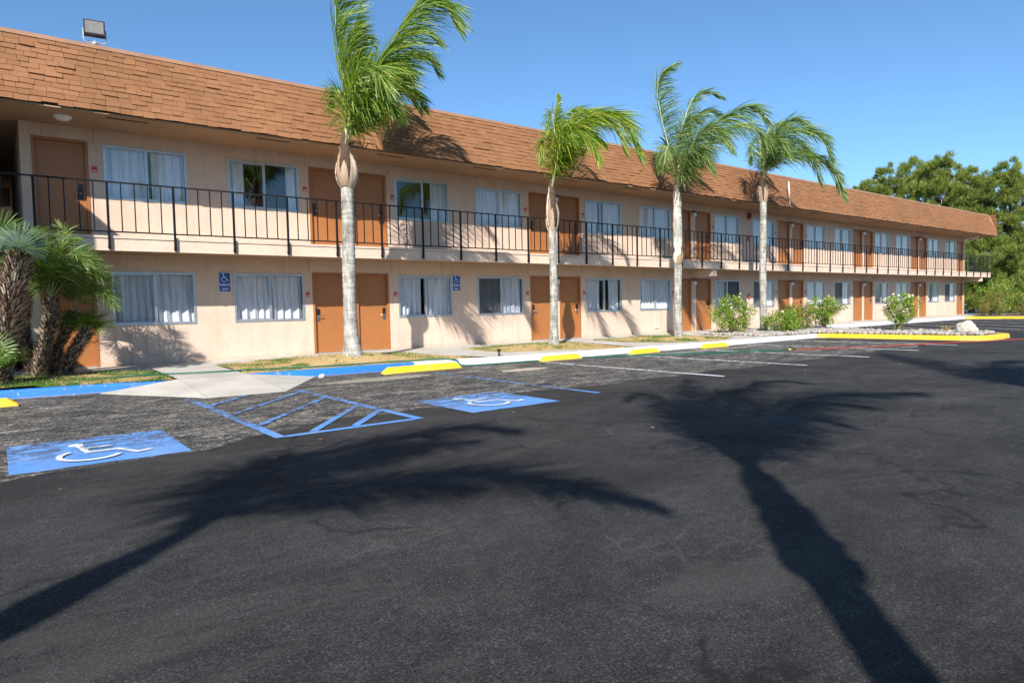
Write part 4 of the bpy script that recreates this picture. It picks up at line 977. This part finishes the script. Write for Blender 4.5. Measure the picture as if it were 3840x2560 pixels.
queen(12.19,13.88,.20,3.45,4.70,.115,.105,.19,'second queen palm from the left, crown combed to the right over the roofline',M['frond_warm'],[
 ([(2086,600,0),(2086,480,0),(2090,360,0)],O(ll=.26,nl=34,wind=.5,droop=.1,start=.35,w=.04)),
 ([(2085,590,-.1),(2075,450,-.2),(2068,420,-.2),(2050,500,-.3)],O(ll=.42,nl=44,wind=.15,droop=.9)),
 ([(2100,560,-.3),(2160,465,-.8),(2250,425,-1.1),(2340,450,-1.3),(2395,590,-1.4)],O(ll=.66,nl=86,wind=.6,droop=.6)),
 ([(2098,560,.2),(2140,440,.5),(2220,412,.8),(2320,440,1.0),(2350,530,1.1)],O(ll=.62,nl=70,wind=.6,droop=.55)),
 ([(2080,580,0),(2055,515,-.1),(2035,530,-.1),(2028,600,-.2)],O(ll=.50,nl=46,wind=.1,droop=1.0)),
 ([(2098,570,-.5),(2140,505,-1.2),(2200,510,-1.6),(2240,600,-1.9)],O(ll=.58,nl=56,wind=.45,droop=.8)),
 ([(2098,570,.5),(2130,470,1.1),(2180,450,1.5),(2230,520,1.8)],O(ll=.58,nl=56,wind=.45,droop=.8)),
 ([(2100,550,.1),(2150,470,.2),(2220,440,.3),(2300,470,.4),(2340,560,.4)],O(ll=.7,nl=70,wind=.5,droop=.7)),
 ([(2100,560,-.1),(2140,500,-.3),(2190,480,-.5),(2260,530,-.6)],O(ll=.65,nl=60,wind=.4,droop=.8)),
 ([(2095,540,0),(2115,440,.1),(2165,410,.2),(2230,450,.2)],O(ll=.55,nl=50,wind=.5,droop=.6)),
 ([(2092,560,-.2),(2110,480,-.5),(2150,470,-.7),(2180,560,-.8)],O(ll=.55,nl=50,wind=.35,droop=.9)),
 ],18.44,22,1.5)
queen(17.46,13.80,.18,2.75,5.15,.125,.125,.175,'queen palm with the tall bare left frond, third from the left',M['frond_cool'],[
 ([(2541,690,0),(2500,520,-.2),(2476,420,-.3),(2466,340,-.3),(2480,275,-.3),(2528,240,-.2)],O(ll=.62,nl=84,wind=.75,droop=.35,start=.25)),
 ([(2550,640,.1),(2563,480,.2),(2590,385,.3),(2640,345,.3),(2710,368,.4)],O(ll=.46,nl=64,wind=.45,droop=.25,start=.3)),
 ([(2560,640,-.3),(2620,520,-.9),(2720,435,-1.3),(2810,400,-1.6),(2868,450,-1.7)],O(ll=.80,nl=86,wind=.55,droop=.6)),
 ([(2556,650,.3),(2640,540,.8),(2750,470,1.1),(2830,480,1.4),(2862,540,1.5)],O(ll=.78,nl=80,wind=.5,droop=.65)),
 ([(2556,640,.2),(2590,470,.5),(2640,415,.8),(2700,430,1.0)],O(ll=.62,nl=60,wind=.5,droop=.5)),
 ([(2562,660,-.5),(2600,580,-1.0),(2640,575,-1.3),(2670,640,-1.5)],O(ll=.55,nl=50,wind=.4,droop=.8)),
 ([(2535,660,.2),(2510,560,.5),(2482,550,.6),(2474,640,.7)],O(ll=.52,nl=50,wind=.1,droop=1.0)),
 ([(2545,640,0),(2550,520,.1),(2575,440,.1),(2620,450,.2)],O(ll=.58,nl=50,wind=.45,droop=.6)),
 ([(2540,650,-.3),(2520,560,-.7),(2500,560,-.9),(2490,620,-1.0)],O(ll=.5,nl=44,wind=.2,droop=.9)),
 ([(2556,650,-.6),(2610,520,-1.5),(2680,480,-2.0),(2740,560,-2.3)],O(ll=.66,nl=60,wind=.45,droop=.7)),
 ],21.59,33,1.35)
queen(22.60,13.96,.18,4.98,5.95,.135,.12,.19,'queen palm furthest right, its longest frond drooping over the roof edge',M['frond_cool'],[
 ([(2872,600,0),(2905,500,-.2),(2955,452,-.4),(3000,450,-.5),(3040,485,-.5)],O(ll=.60,nl=66,wind=.55,droop=.5)),
 ([(2878,600,-.3),(2925,510,-.9),(3010,485,-1.2),(3080,515,-1.5),(3112,590,-1.6)],O(ll=.74,nl=80,wind=.5,droop=.6)),
 ([(2880,630,-.2),(2930,590,-.5),(3020,580,-.8),(3110,620,-1.0),(3165,740,-1.2)],O(ll=.66,nl=90,wind=.4,droop=.65)),
 ([(2855,600,.2),(2845,530,.4),(2822,535,.5),(2812,600,.6)],O(ll=.56,nl=50,wind=.1,droop=.9)),
 ([(2868,590,.2),(2880,490,.5),(2920,462,.7),(2970,480,.9)],O(ll=.58,nl=56,wind=.45,droop=.6)),
 ([(2878,620,.5),(2950,560,1.1),(3030,575,1.6),(3080,690,1.9)],O(ll=.62,nl=66,wind=.4,droop=.7)),
 ([(2866,590,-.4),(2890,530,-1.1),(2930,530,-1.5),(2960,590,-1.8)],O(ll=.58,nl=54,wind=.4,droop=.8)),
 ([(2860,600,.4),(2862,520,1.0),(2890,500,1.5),(2930,540,1.8)],O(ll=.56,nl=54,wind=.4,droop=.7)),
 ([(2876,600,0),(2920,540,0),(2990,530,0),(3050,600,0)],O(ll=.62,nl=60,wind=.45,droop=.65)),
 ],24.86,44,1.2)
M['rachis2']=M['rachis']
# palms behind the photographer, known from their shadows on the lot
SD=Vector((.7400,.6726,0)); SN=Vector((.6726,-.7400,0))
NLF=2.8; LLF=1.5
def shadow_palm(a0,c0,z1,zb,r,rb,label,fr,seed):
    base=SD*a0+SN*c0; X,Y=base.x,base.y
    E_=empty('queen_palm',(X,Y,0),label,'palm tree','queen palms on the street side of the lot')
    palm_trunk(E_,X,Y,.0,z1,r,r*.85,zb,rb,seed=seed,flare=1.3); random.seed(seed)
    for pts,opt in fr:
        # pts: (along on ground, across on ground, fore/aft offset) of the shadow
        ctrl=[Vector((X,Y,zb-.25))]
        for al,ac,off in pts:
            z=(al-a0-off)*.7; ctrl.append(base+SD*off+SN*(ac-c0)+Vector((0,0,z)))
        frond_pts(catmull(ctrl,6),M['frond'],E_,**opt)
shadow_palm(-2.05,.9,3.8,5.25,.14,.205,'queen palm behind the camera casting the broad trunk shadow at right',[
 ([(7.0,.7,0),(9.2,.78,.2),(11.5,.9,.3)],O(ll=.38,nl=60,wind=.25,droop=.2)),
 ([(7.0,.62,0),(8.8,.5,-.3),(9.7,.2,-.4),(9.1,-.05,-.5)],O(ll=.5,nl=56,wind=.0,droop=.7)),
 ([(6.8,1.1,.2),(8.6,1.7,.5),(9.6,2.6,.8),(9.8,3.7,.9)],O(ll=.72,nl=90,wind=.35,droop=.45)),
 ([(7.0,1.0,0),(9.6,1.4,.1),(11.2,2.1,.2),(11.0,2.7,.2)],O(ll=.55,nl=70,wind=.3,droop=.6)),
 ([(6.6,1.2,-.2),(8.0,1.7,-.5),(8.8,2.2,-.8),(8.6,2.7,-1.)],O(ll=.6,nl=66,wind=.35,droop=.6)),
 ([(6.5,1.1,.1),(7.4,1.4,.2),(7.8,1.8,.3),(7.3,2.1,.4)],O(ll=.5,nl=50,wind=.35,droop=.6)),
 ([(6.6,.9,.3),(8.5,1.0,.9),(9.9,1.3,1.3),(10.2,1.7,1.6)],O(ll=.55,nl=60,wind=.3,droop=.5)),
 ([(6.6,.8,-.3),(8.0,.62,-.8),(8.8,.5,-1.),(8.6,.25,-1.2)],O(ll=.45,nl=50,wind=.1,droop=.6)),
 ],55)
shadow_palm(-3.6,-2.58,4.1,5.1,.105,.16,'slender queen palm behind the camera casting the shadow across the lot at left',[
 ([(4.3,-2.95,0),(5.2,-2.9,.1),(6.2,-2.4,.2),(6.9,-1.8,.3),(6.8,-1.25,.3)],O(ll=.55,nl=80,wind=.25,droop=.45)),
 ([(4.0,-2.5,0),(4.6,-1.9,0),(5.0,-1.25,.1),(4.9,-.8,.2),(4.6,-.3,.3),(4.25,.1,.3)],O(ll=.46,nl=90,wind=.3,droop=.35)),
 ([(4.2,-2.7,-.2),(5.2,-2.6,-.4),(5.9,-2.1,-.6),(6.2,-1.55,-.7)],O(ll=.5,nl=60,wind=.25,droop=.5)),
 ([(3.9,-2.5,.2),(4.4,-2.1,.4),(4.7,-1.65,.5),(4.6,-1.2,.6)],O(ll=.45,nl=56,wind=.3,droop=.5)),
 ([(4.1,-2.8,0),(4.6,-3.05,.1),(5.1,-3.1,.2),(5.5,-2.9,.3)],O(ll=.42,nl=50,wind=.1,droop=.6)),
 ([(4.1,-2.7,.3),(4.9,-2.65,.7),(5.5,-2.3,1.),(5.8,-1.9,1.2)],O(ll=.45,nl=50,wind=.2,droop=.5)),
 ],66)
shadow_palm(3.2,5.5,3.9,5.0,.11,.19,'queen palm right of the camera casting the thin shadow at the right edge',[
 ([(12.0,5.6,0),(14.,5.7,.1),(17.1,5.75,.2)],O(ll=.55,nl=70,wind=.3,droop=.3)),
 ([(11.5,5.7,0),(12.8,6.3,.1),(13.1,7.1,.2),(12.2,7.9,.3)],O(ll=.6,nl=70,wind=.4,droop=.5)),
 ([(11.5,5.8,.2),(13.3,6.4,.6),(14.6,7.2,.8),(14.8,8.2,1.)],O(ll=.6,nl=70,wind=.4,droop=.4)),
 ([(11.5,5.5,-.2),(12.6,5.7,-.7),(13.2,6.3,-1.),(12.8,7.,-1.3)],O(ll=.55,nl=60,wind=.4,droop=.6)),
 ],77)
# ------------------------------------------------------------------ FAN PALMS (left)
def fan_leaf(mb,pb,c,nrm,upd,rad,spread=150,nseg=30,w=.020,rnd=random):
    # palmate leaf: segments radiate from c around upd in the plane normal nrm
    mb.tube([pb,pb.lerp(c,.5)+Vector((0,0,-.01)),c],[.012,.009,.007],5)
    s=upd.cross(nrm).normalized()
    for i in range(nseg):
        a=R(-spread+2*spread*(i+.5)/nseg)+rnd.uniform(-.03,.03); d=(upd*math.cos(a)+s*math.sin(a)+nrm*.12*math.sin(a*3)).normalized()
        l=rad*(.82+.18*math.cos(a*.6))*rnd.uniform(.9,1.06); wv=d.cross(nrm).normalized()*w*.5
        q0=c; q1=c+d*l*.5+nrm*.02; q2=c+d*l*.85+Vector((0,0,-.02*l)); q3=c+d*l+Vector((0,0,-.07*l))
        mb.add([q0-wv*.25,q0+wv*.25,q1-wv,q1+wv,q2-wv*.6,q2+wv*.6,q3],[(0,1,3,2),(2,3,5,4),(4,5,6)])
def shaggy_trunk(E_,pts,rad,seed,dens=900):
    rnd=random.Random(seed); c=catmull(pts,8); n=len(c); rr=[rad[0]+(rad[1]-rad[0])*i/(n-1) for i in range(n)]
    if len(rad)>2: rr=[ (rad[0]+(rad[1]-rad[0])*min(1,2*i/(n-1))) if i<(n-1)/2 else rad[1]+(rad[2]-rad[1])*(2*i/(n-1)-1) for i in range(n)]
    co_=MB(); co_.tube(c,[r*.86 for r in rr],12); T=co_.build('trunk',M['husk_core'],E_)
    hs=MB()
    L_=sum((b-a).length for a,b in zip(c,c[1:])); m=int(dens*L_)
    for k in range(m):
        t=rnd.random()*(n-1.001); i=int(t); p=c[i].lerp(c[i+1],t-i); tg=(c[i+1]-c[i]).normalized(); r=rr[i]*.84
        x=tg.cross(Vector((0,1,.1))).normalized(); y=tg.cross(x); a=rnd.uniform(0,2*PI); o_=x*math.cos(a)+y*math.sin(a)
        l=rnd.uniform(.045,.12)*(1+.6*(rr[i]>.15)); d=(o_*rnd.uniform(.5,1.0)+tg*rnd.uniform(.15,.95)).normalized()
        sd=tg.cross(o_).normalized()*rnd.uniform(.007,.014); q=p+o_*r; th=o_*0+tg*.006
        e1=q+d*l*.6; e2=q+d*l+tg*.004
        hs.add([q-sd,q+sd,e1+sd*.85,e1-sd*.85,e2+sd*.3,e2-sd*.3],[(0,1,2,3),(3,2,4,5)])
    hs.build('leaf_stubs',M['husk'],T)
def crown_fan(E_,c,n,rad,pet,seed,mat,bias=(0,0,0),el=(10,80)):
    rnd=random.Random(seed)
    for k in range(n):
        a=2*PI*k/n+rnd.uniform(-.3,.3); e_=R(rnd.uniform(*el)); d=Vector((math.cos(a)*math.cos(e_),math.sin(a)*math.cos(e_),math.sin(e_)))+Vector(bias); d.normalize()
        mb=MB(); cc=c+d*pet*rnd.uniform(.8,1.15); nr=d.cross(Vector((-d.y,d.x,0)).normalized() if abs(d.z)<.98 else Vector((1,0,0))).normalized()
        nr=(nr+Vector((rnd.uniform(-.3,.3),rnd.uniform(-.3,.3),rnd.uniform(-.1,.3)))).normalized(); ud=(d-nr*d.dot(nr)).normalized()
        fan_leaf(mb,c,cc,nr,ud,rad*rnd.uniform(.85,1.1),spread=rnd.uniform(95,140),rnd=rnd); mb.build('frond',mat,E_)
GRP='shaggy fan palms in the left lawn'
def at_y(u,v,Y):
    a=ray(u,v); return Vector((0,0,CH))+a*(Y/a.y)
E_=empty('fan_palm',(.15,13.9,.2),'thickest shaggy fan palm trunk at the left edge of the photo','palm tree',GRP)
shaggy_trunk(E_,[at_y(10,1450,13.9),at_y(25,1250,13.9),at_y(45,1080,13.9),at_y(75,955,13.9)],[.12,.19,.16],1,1700)
crown_fan(E_,at_y(75,960,13.9),7,.55,.30,5,M['fan'],(-.2,0,.1),(0,60))
mb=MB(); c=at_y(73,928,13.5); nr=Vector((.25,-1,.15)).normalized(); fan_leaf(mb,at_y(75,975,13.7),c,nr,Vector((.12,0,1)),.47,115,26,.040); mb.build('frond',M['fan_grey'],E_)
mb=MB(); c=at_y(-10,880,13.6); fan_leaf(mb,at_y(60,960,13.7),c,Vector((.4,-.8,.4)).normalized(),Vector((.7,.1,.7)).normalized(),.5,100); mb.build('frond',M['fan'],E_)
E_=empty('fan_palm',(.65,15.1,.2),'dark leaning fan palm trunk second from the left edge','palm tree',GRP)
shaggy_trunk(E_,[at_y(128,1425,15.1),at_y(108,1330,15.1),at_y(85,1240,15.1),at_y(92,1120,15.1),at_y(100,1010,15.1)],[.07,.10,.12],2,1300)
crown_fan(E_,at_y(105,1010,15.1),8,.5,.25,6,M['fan'],(.2,0,0),(0,70))
E_=empty('fan_palm',(.7,14.8,.2),'upright pale shaggy fan palm in front of the left ground floor door','palm tree',GRP)
shaggy_trunk(E_,[at_y(140,1425,14.8),at_y(155,1340,14.8),at_y(180,1250,14.8),at_y(190,1180,14.8),at_y(190,1125,14.8)],[.09,.12,.085],3,1700)
crown_fan(E_,at_y(190,1130,14.8),6,.42,.35,7,M['fan'],(0,0,.4),(35,85))
def arch(E_,pts,ll,nl,mat=None,dr=.35):
    frond_pts(catmull([Vector(p) for p in pts],6),mat or M['fan'],E_,ll=ll,nl=nl,wind=.12,droop=dr,w=.012,rr=.010,start=.25)
for q in [[(190,1120,14.8),(205,1020,14.7),(230,930,14.6),(280,895,14.5)],[(190,1120,14.8),(240,1010,14.6),(310,960,14.4),(370,1000,14.3)],[(192,1120,14.8),(260,1040,14.5),(340,1010,14.3),(410,1060,14.1)],[(190,1120,14.8),(170,1010,14.9),(135,950,14.9),(100,960,15.0)],[(192,1120,14.8),(235,1000,15.0),(300,940,15.2),(350,960,15.3)],[(190,1120,14.8),(220,960,14.8),(240,880,14.8),(220,850,14.8)],[(190,1120,14.8),(215,1000,14.3),(270,950,13.9),(330,990,13.7)],[(190,1120,14.8),(180,1010,14.4),(170,930,14.1),(200,880,13.9)],[(190,1120,14.8),(150,1020,14.5),(120,1000,14.4),(90,1040,14.3)]]:
    arch(E_,[at_y(*p) for p in q],.31,34)
E_=empty('fan_palm',(1.05,15.1,.2),'fan palm leaning right behind the upright pale one','palm tree',GRP)
shaggy_trunk(E_,[at_y(195,1410,15.1),at_y(210,1320,15.1),at_y(245,1240,15.1),at_y(280,1175,15.1)],[.065,.085,.10],4,1400)
for q in [[(275,1180,15.1),(300,1090,14.9),(350,1075,14.7),(410,1110,14.5)],[(275,1180,15.1),(290,1060,14.9),(340,1020,14.7),(400,1040,14.5)],[(275,1180,15.1),(320,1120,14.7),(380,1090,14.4),(430,1150,14.1)],[(275,1180,15.1),(285,1080,15.3),(310,1030,15.4),(350,1040,15.5)],[(275,1180,15.1),(250,1090,15.1),(225,1060,15.1),(200,1090,15.1)]]:
    arch(E_,[at_y(*p) for p in q],.31,32)
E_=empty('fan_palm',(1.25,14.9,.2),'small dark fan palm leaning right, rightmost of the shaggy clump','palm tree',GRP)
shaggy_trunk(E_,[at_y(255,1410,14.9),at_y(262,1350,14.9),at_y(295,1290,14.9),at_y(330,1240,14.9)],[.07,.105,.10],5,1600)
crown_fan(E_,at_y(325,1235,14.9),9,.46,.18,9,M['fan'],(.25,-.1,.1),(5,75))
E_=empty('fan_palm',(-.2,13.6,.2),'stemless young fan palm at the bottom of the left edge','palm tree',GRP)
crown_fan(E_,at_y(-40,1390,13.6),10,.45,.25,10,M['fan'],(.1,0,0),(5,75))
# ------------------------------------------------------------------ ROSE BUSHES
def bush(x,y,z,rx,rz,seed,mat,label,flowers=0,leaf=.05,n=2600,shape='round',grp='rose bushes in the planting bed',pet='petal',name='rose_bush',cat='bush',tall=None):
    rnd=random.Random(seed); E_=empty(name,(x,y,z),label,cat,grp)
    st=MB(); tips=[]
    nst=11
    for k in range(nst):
        a=rnd.uniform(0,2*PI); tp=Vector((x+math.cos(a)*rx*rnd.uniform(.15,.8),y+math.sin(a)*rx*rnd.uniform(.15,.8),z+rz*rnd.uniform(.6,1.0)*2))
        b0=Vector((x+rnd.uniform(-.06,.06),y+rnd.uniform(-.06,.06),z-.03)); md=b0.lerp(tp,.5)+Vector((0,0,rz*.25))
        st.tube(bez([b0,md,tp],8),[.014-.0012*i for i in range(9)],5); tips.append(tp)
    st.build('stem',M['twig'],E_)
    lf=MB(); cl=[]
    for k in range(70):
        a=rnd.uniform(0,2*PI); ct=rnd.uniform(-1,1); s=math.sqrt(1-ct*ct); r=rnd.uniform(.55,1.0)
        zz=z+rz*(1.06+ct*r*.95) if shape=='round' else z+rz*(1.15+ct*r*.9)
        wd=rx*(1. if shape=='round' else (.55+.5*max(0,ct+.5)))
        cl.append((Vector((x+math.cos(a)*s*r*wd,y+math.sin(a)*s*r*wd,zz)),rx*rnd.uniform(.16,.30)))
    for tp in tips: cl.append((tp,rx*.17))
    for _ in range(int(n*1.5)):
        c,r=rnd.choice(cl); d=Vector((rnd.gauss(0,1),rnd.gauss(0,1),rnd.gauss(0,1))).normalized()*r*rnd.uniform(.5,1.1); p=c+d
        if p.z<z+.05: continue
        nr=(d.normalized()+Vector((rnd.uniform(-.8,.8),rnd.uniform(-.8,.8),rnd.uniform(0,1.2)))).normalized(); t1=nr.cross(Vector((rnd.uniform(-1,1),rnd.uniform(-1,1),.3))).normalized(); t2=nr.cross(t1); s=leaf*rnd.uniform(.6,1.1)
        lf.add([p-t1*s*.5,p+t2*s*.3,p+t1*s*.5,p-t2*s*.3],[(0,1,2,3)])
    lf.build('leaves',mat,E_)
    if flowers:
        fl=MB()
        for k in range(flowers):
            if k<len(tips) and rnd.random()<.8: c=tips[k]+Vector((0,0,.10))
            else:
                c,r=rnd.choice([q for q in cl if q[0].z>z+rz*.8]); c=c+Vector((rnd.uniform(-1,1)*r,-r*rnd.uniform(.2,1),r*rnd.uniform(0,1.2)))
            s=rnd.uniform(.035,.06)
            for q in range(14):
                a=rnd.uniform(0,2*PI); e=rnd.uniform(-.3,1.3); d=Vector((math.cos(a)*math.cos(e),math.sin(a)*math.cos(e),math.sin(e))); t1=d.cross(Vector((.3,.2,1))).normalized(); t2=d.cross(t1); p=c+d*s*.6
                fl.add([p-t1*s*.5,p+t2*s*.5,p+t1*s*.5,p-t2*s*.5],[(0,1,2,3)])
        fl.build('blossoms',M[pet],E_)
bush(20.75,14.1,.16,.80,.68,1,M['rose_leaf'],'tall rose bush with white blooms left of the fourth palm',16,.07,3600)
bush(22.0,14.7,.16,.5,.45,2,M['rose_leaf_red'],'thin twiggy rose bush just left of the fourth palm trunk',5,.05,750)
bush(22.45,13.1,.15,.72,.40,3,M['rose_leaf'],'low wide rose bush in front of the fourth palm trunk',3,.06,3600)
bush(24.0,13.45,.15,.68,.50,4,M['rose_leaf_red'],'middle rose bush between the low one and the yellow-green one',2,.06,2900)
bush(25.6,13.2,.15,.74,.62,5,M['rose_leaf'],'yellow green rose bush with bare lower stems at the right of the row',1,.07,3200,'top')
bush(24.5,10.0,.15,.60,.66,6,M['rose_leaf'],'rose bush with many white blooms standing alone in the yellow edged island',20,.06,3400,'top')
for i,(x,y,rx,rz,lb) in enumerate([(48.6,14.6,.95,.75,'clipped hedge bush nearest the far end of the motel'),(50.2,14.6,1.3,1.25,'tall loose bush with orange flowers at the far right'),(51.3,13.6,1.2,.72,'low clipped bush in the middle of the far hedge'),(52.2,12.9,.85,.70,'rightmost clipped bush of the far hedge')]):
    bush(x,y,.1,rx,rz,20+i,M['rose_leaf_red'] if i!=1 else M['rose_leaf'],lb,14 if i==1 else 4,.085,3000,grp='bushes behind the far yellow kerb',pet='petal_pink',name='hedge_bush')
g=MB(); g.prism([(46.98,15.2),(47.0,12.4),(47.2,11.3),(48.2,11.1),(58,11.2),(58,16.4),(52.4,16.4),(47.4,15.4)],-.01,.12); tag(g.build('planting_bed',M['dirt']),kind='structure')
# grass tuft
mb=MB()
for k in range(70):
    a=random.uniform(0,2*PI); l=random.uniform(.2,.42); b0=Vector((24.5+random.uniform(-.05,.05),8.55+random.uniform(-.05,.05),.13)); d=Vector((math.cos(a)*.6,math.sin(a)*.6,1)).normalized(); m1=b0+d*l*.6; m2=b0+d*l+Vector((math.cos(a),math.sin(a),-.3))*l*.25; wv=Vector((-math.sin(a),math.cos(a),0))*.005
    mb.add([b0-wv,b0+wv,m1-wv,m1+wv,m2],[(0,1,3,2),(2,3,4)])
tag(mb.build('grass_tuft',M['grass_dry'],None,(24.5,8.55,.13)),'yellow dried grass tuft left of the pale boulder','grass tuft')
# ------------------------------------------------------------------ PINES
def pine(x,y,h,lobes,seed,label,skirt=True):
    rnd=random.Random(seed); E_=empty('pine_tree',(x,y,0),label,'pine tree','pines beyond the far end of the motel')
    tr=MB(); tr.tube(bez([(x,y,-.1),(x+.3,y,h*.4),(x-.2,y+.2,h*.85)],10),[.34-.028*i for i in range(11)],8)
    core=MB(); nd=MB()
    for (lx,ly,lz,r) in lobes:
        c=Vector((x+lx,y+ly,lz)); tr.tube(bez([(x,y,max(1,lz*.55)),(x+lx*.5,y+ly*.5,lz*.72),tuple(c)],5),[.12,.1,.08,.07,.05,.04],6)
        # small clumps on the lobe
        for k in range(int(15+r*11)):
            d=Vector((rnd.gauss(0,1),rnd.gauss(0,1),rnd.gauss(0,1)*.9+.15)).normalized(); cc=c+Vector((d.x*r,d.y*r,d.z*r*1.05))*rnd.uniform(.45,1.02); cr=r*rnd.uniform(.17,.32)
            m=int(95+cr*130)
            for q in range(m):
                d2=Vector((rnd.gauss(0,1),rnd.gauss(0,1),rnd.gauss(0,1)+.5)).normalized(); p=cc+d2*cr*rnd.uniform(.3,1)
                dd=(d2*.7+d*.4+Vector((0,0,.65))).normalized(); l=rnd.uniform(.18,.36); wv=dd.cross(Vector((rnd.uniform(-1,1),rnd.uniform(-1,1),rnd.uniform(-1,1)))).normalized()*rnd.uniform(.014,.03)
                nd.add([p-wv,p+wv,p+dd*l+wv*.3,p+dd*l-wv*.3],[(0,1,2,3)])
    tr.build('trunk',M['pine_bark'],E_); nd.build('crown',M['pine'],E_)
def lobes_from(px,x,y,rnd):
    out=[]
    for u,v,rp,dy in px:
        a=ray(u,v); dep=x*math.sin(YAW)+y*math.cos(YAW)+dy; d=a.x*math.sin(YAW)+a.y*math.cos(YAW); p=Vector((0,0,CH))+a*(dep/d); out.append((p.x-x,p.y-y,p.z,rp*dep/CF))
    return out
def bpos(u,dep): 
    p=at_depth(u,1150,dep); return p.x,p.y
rr_=random.Random(5)
for i,(u,dep,px,lb) in enumerate([
 (3330,66,[(3250,720,40,0),(3330,680,55,0),(3300,760,60,0),(3390,740,60,0),(3250,770,45,0)],'lowest leftmost pine crown rising behind the roof'),
 (3480,68,[(3420,650,55,0),(3400,720,60,0),(3460,690,60,2),(3480,780,70,0),(3400,800,70,2),(3440,860,60,0)],'broad rounded pine second from the left behind the roof'),
 (3560,64,[(3540,640,52,0),(3570,680,58,0),(3510,660,50,1),(3530,740,70,0),(3580,780,60,0),(3520,820,70,0),(3590,860,55,0),(3550,900,60,0)],'tallest rounded pine directly above the far end of the roof'),
 (3640,60,[(3640,680,48,0),(3600,740,50,0),(3650,740,60,0),(3690,790,55,0),(3640,830,65,0),(3680,880,60,0),(3650,950,60,0),(3700,960,60,0)],'mid height pine right of the roof corner'),
 (3790,58,[(3790,660,50,0),(3760,720,55,0),(3820,720,55,0),(3720,680,25,1),(3790,790,70,0),(3830,840,70,0),(3750,850,60,0),(3800,920,70,0),(3740,930,60,0),(3840,960,70,0)],'tall open pine nearest the right edge'),
 (3700,55,[(3640,1010,60,0),(3700,1010,60,0),(3760,1010,65,0),(3820,1040,70,0),(3660,1080,50,0),(3720,1090,60,0),(3780,1100,60,0),(3640,1130,35,0),(3690,1140,40,0),(3835,1120,50,0)],'low branching pine filling the space under the balcony end'),
 (3810,52,[(3770,1000,35,0),(3800,960,40,-1),(3790,1050,50,0),(3830,1080,50,0),(3760,1110,40,0),(3820,1140,40,0)],'small bright pine in front at the right edge')]):
    x,y=bpos(u,dep); lb_=lobes_from(px,x,y,rr_); pine(x,y,max(l[2] for l in lb_),lb_,100+i,lb)
belt=MB()  # unseen trees added behind the camera to cut horizon glow on the facade
for k in range(150):
    x=-110+k*1.7+random.uniform(-1,1); y=-62+random.uniform(-5,5); h=random.uniform(4.5,9); r=random.uniform(2.2,4.)
    c=Vector((x,y,h*.5)); n1=7; n2=9; vs=[]
    for i in range(n1+1):
        for j in range(n2):
            a=2*PI*j/n2; e=-PI/2+PI*i/n1; d=1+random.uniform(-.18,.18); vs.append((c.x+r*d*math.cos(e)*math.cos(a),c.y+r*d*math.cos(e)*math.sin(a),c.z+h*.5*d*math.sin(e)))
    belt.add(vs,[(i*n2+j,i*n2+(j+1)%n2,(i+1)*n2+(j+1)%n2,(i+1)*n2+j) for i in range(n1) for j in range(n2)])
tag(belt.build('glow_block_trees',M['pine_core']),'dark belt of trees added out of view across the street to block horizon glow','trees',None,'stuff')
# ------------------------------------------------------------------ camera, light
cd=bpy.data.cameras.new('camera'); cam=bpy.data.objects.new('camera',cd); col.objects.link(cam); sc.camera=cam
cd.sensor_width=36; cd.lens=36*CF/3840; cd.clip_end=2000; cd.clip_start=.05
f=Vector((math.sin(YAW)*math.cos(PIT),math.cos(YAW)*math.cos(PIT),-math.sin(PIT))); r0=Vector((math.cos(YAW),-math.sin(YAW),0)); u0=r0.cross(f)
# image content is rolled counter-clockwise by ROL => camera rolled clockwise
r1=r0*math.cos(ROL)+(-u0)*math.sin(ROL); u1=r0*math.sin(ROL)+u0*math.cos(ROL)
cam.matrix_world=Matrix(((r1.x,u1.x,-f.x,0),(r1.y,u1.y,-f.y,0),(r1.z,u1.z,-f.z,CH),(0,0,0,1)))
SEL=R(35.0); sd=Vector((-.7400*math.cos(SEL),-.6726*math.cos(SEL),math.sin(SEL)))
ld=bpy.data.lights.new('sun','SUN'); ld.energy=5.0; ld.angle=R(.53); ld.color=(1,.955,.89)
so=bpy.data.objects.new('sun',ld); col.objects.link(so); so.rotation_euler=sd.to_track_quat('Z','Y').to_euler()
wd=bpy.data.worlds.new('World'); sc.world=wd; wd.use_nodes=True; nt=wd.node_tree; bg=nt.nodes['Background']; bg.inputs[1].default_value=.076
sk=nt.nodes.new('ShaderNodeTexSky'); sk.sky_type='NISHITA'; sk.sun_disc=False; sk.sun_elevation=SEL; sk.sun_rotation=math.atan2(sd.x,sd.y); sk.altitude=300; sk.air_density=1.0; sk.dust_density=.55; sk.ozone_density=3.5
ti=nt.nodes.new('ShaderNodeMix'); ti.data_type='RGBA'; ti.blend_type='MULTIPLY'; ti.inputs[0].default_value=1; nt.links.new(sk.outputs[0],ti.inputs[6]); ti.inputs[7].default_value=(.93,1.20,1.36,1); nt.links.new(ti.outputs[2],bg.inputs[0])
sc.view_settings.view_transform='Standard'; sc.view_settings.look='None'; sc.view_settings.exposure=.76; sc.view_settings.gamma=1
sc.render.resolution_x=1024; sc.render.resolution_y=682
sc.cycles.max_bounces=6; sc.cycles.diffuse_bounces=2; sc.cycles.transparent_max_bounces=16
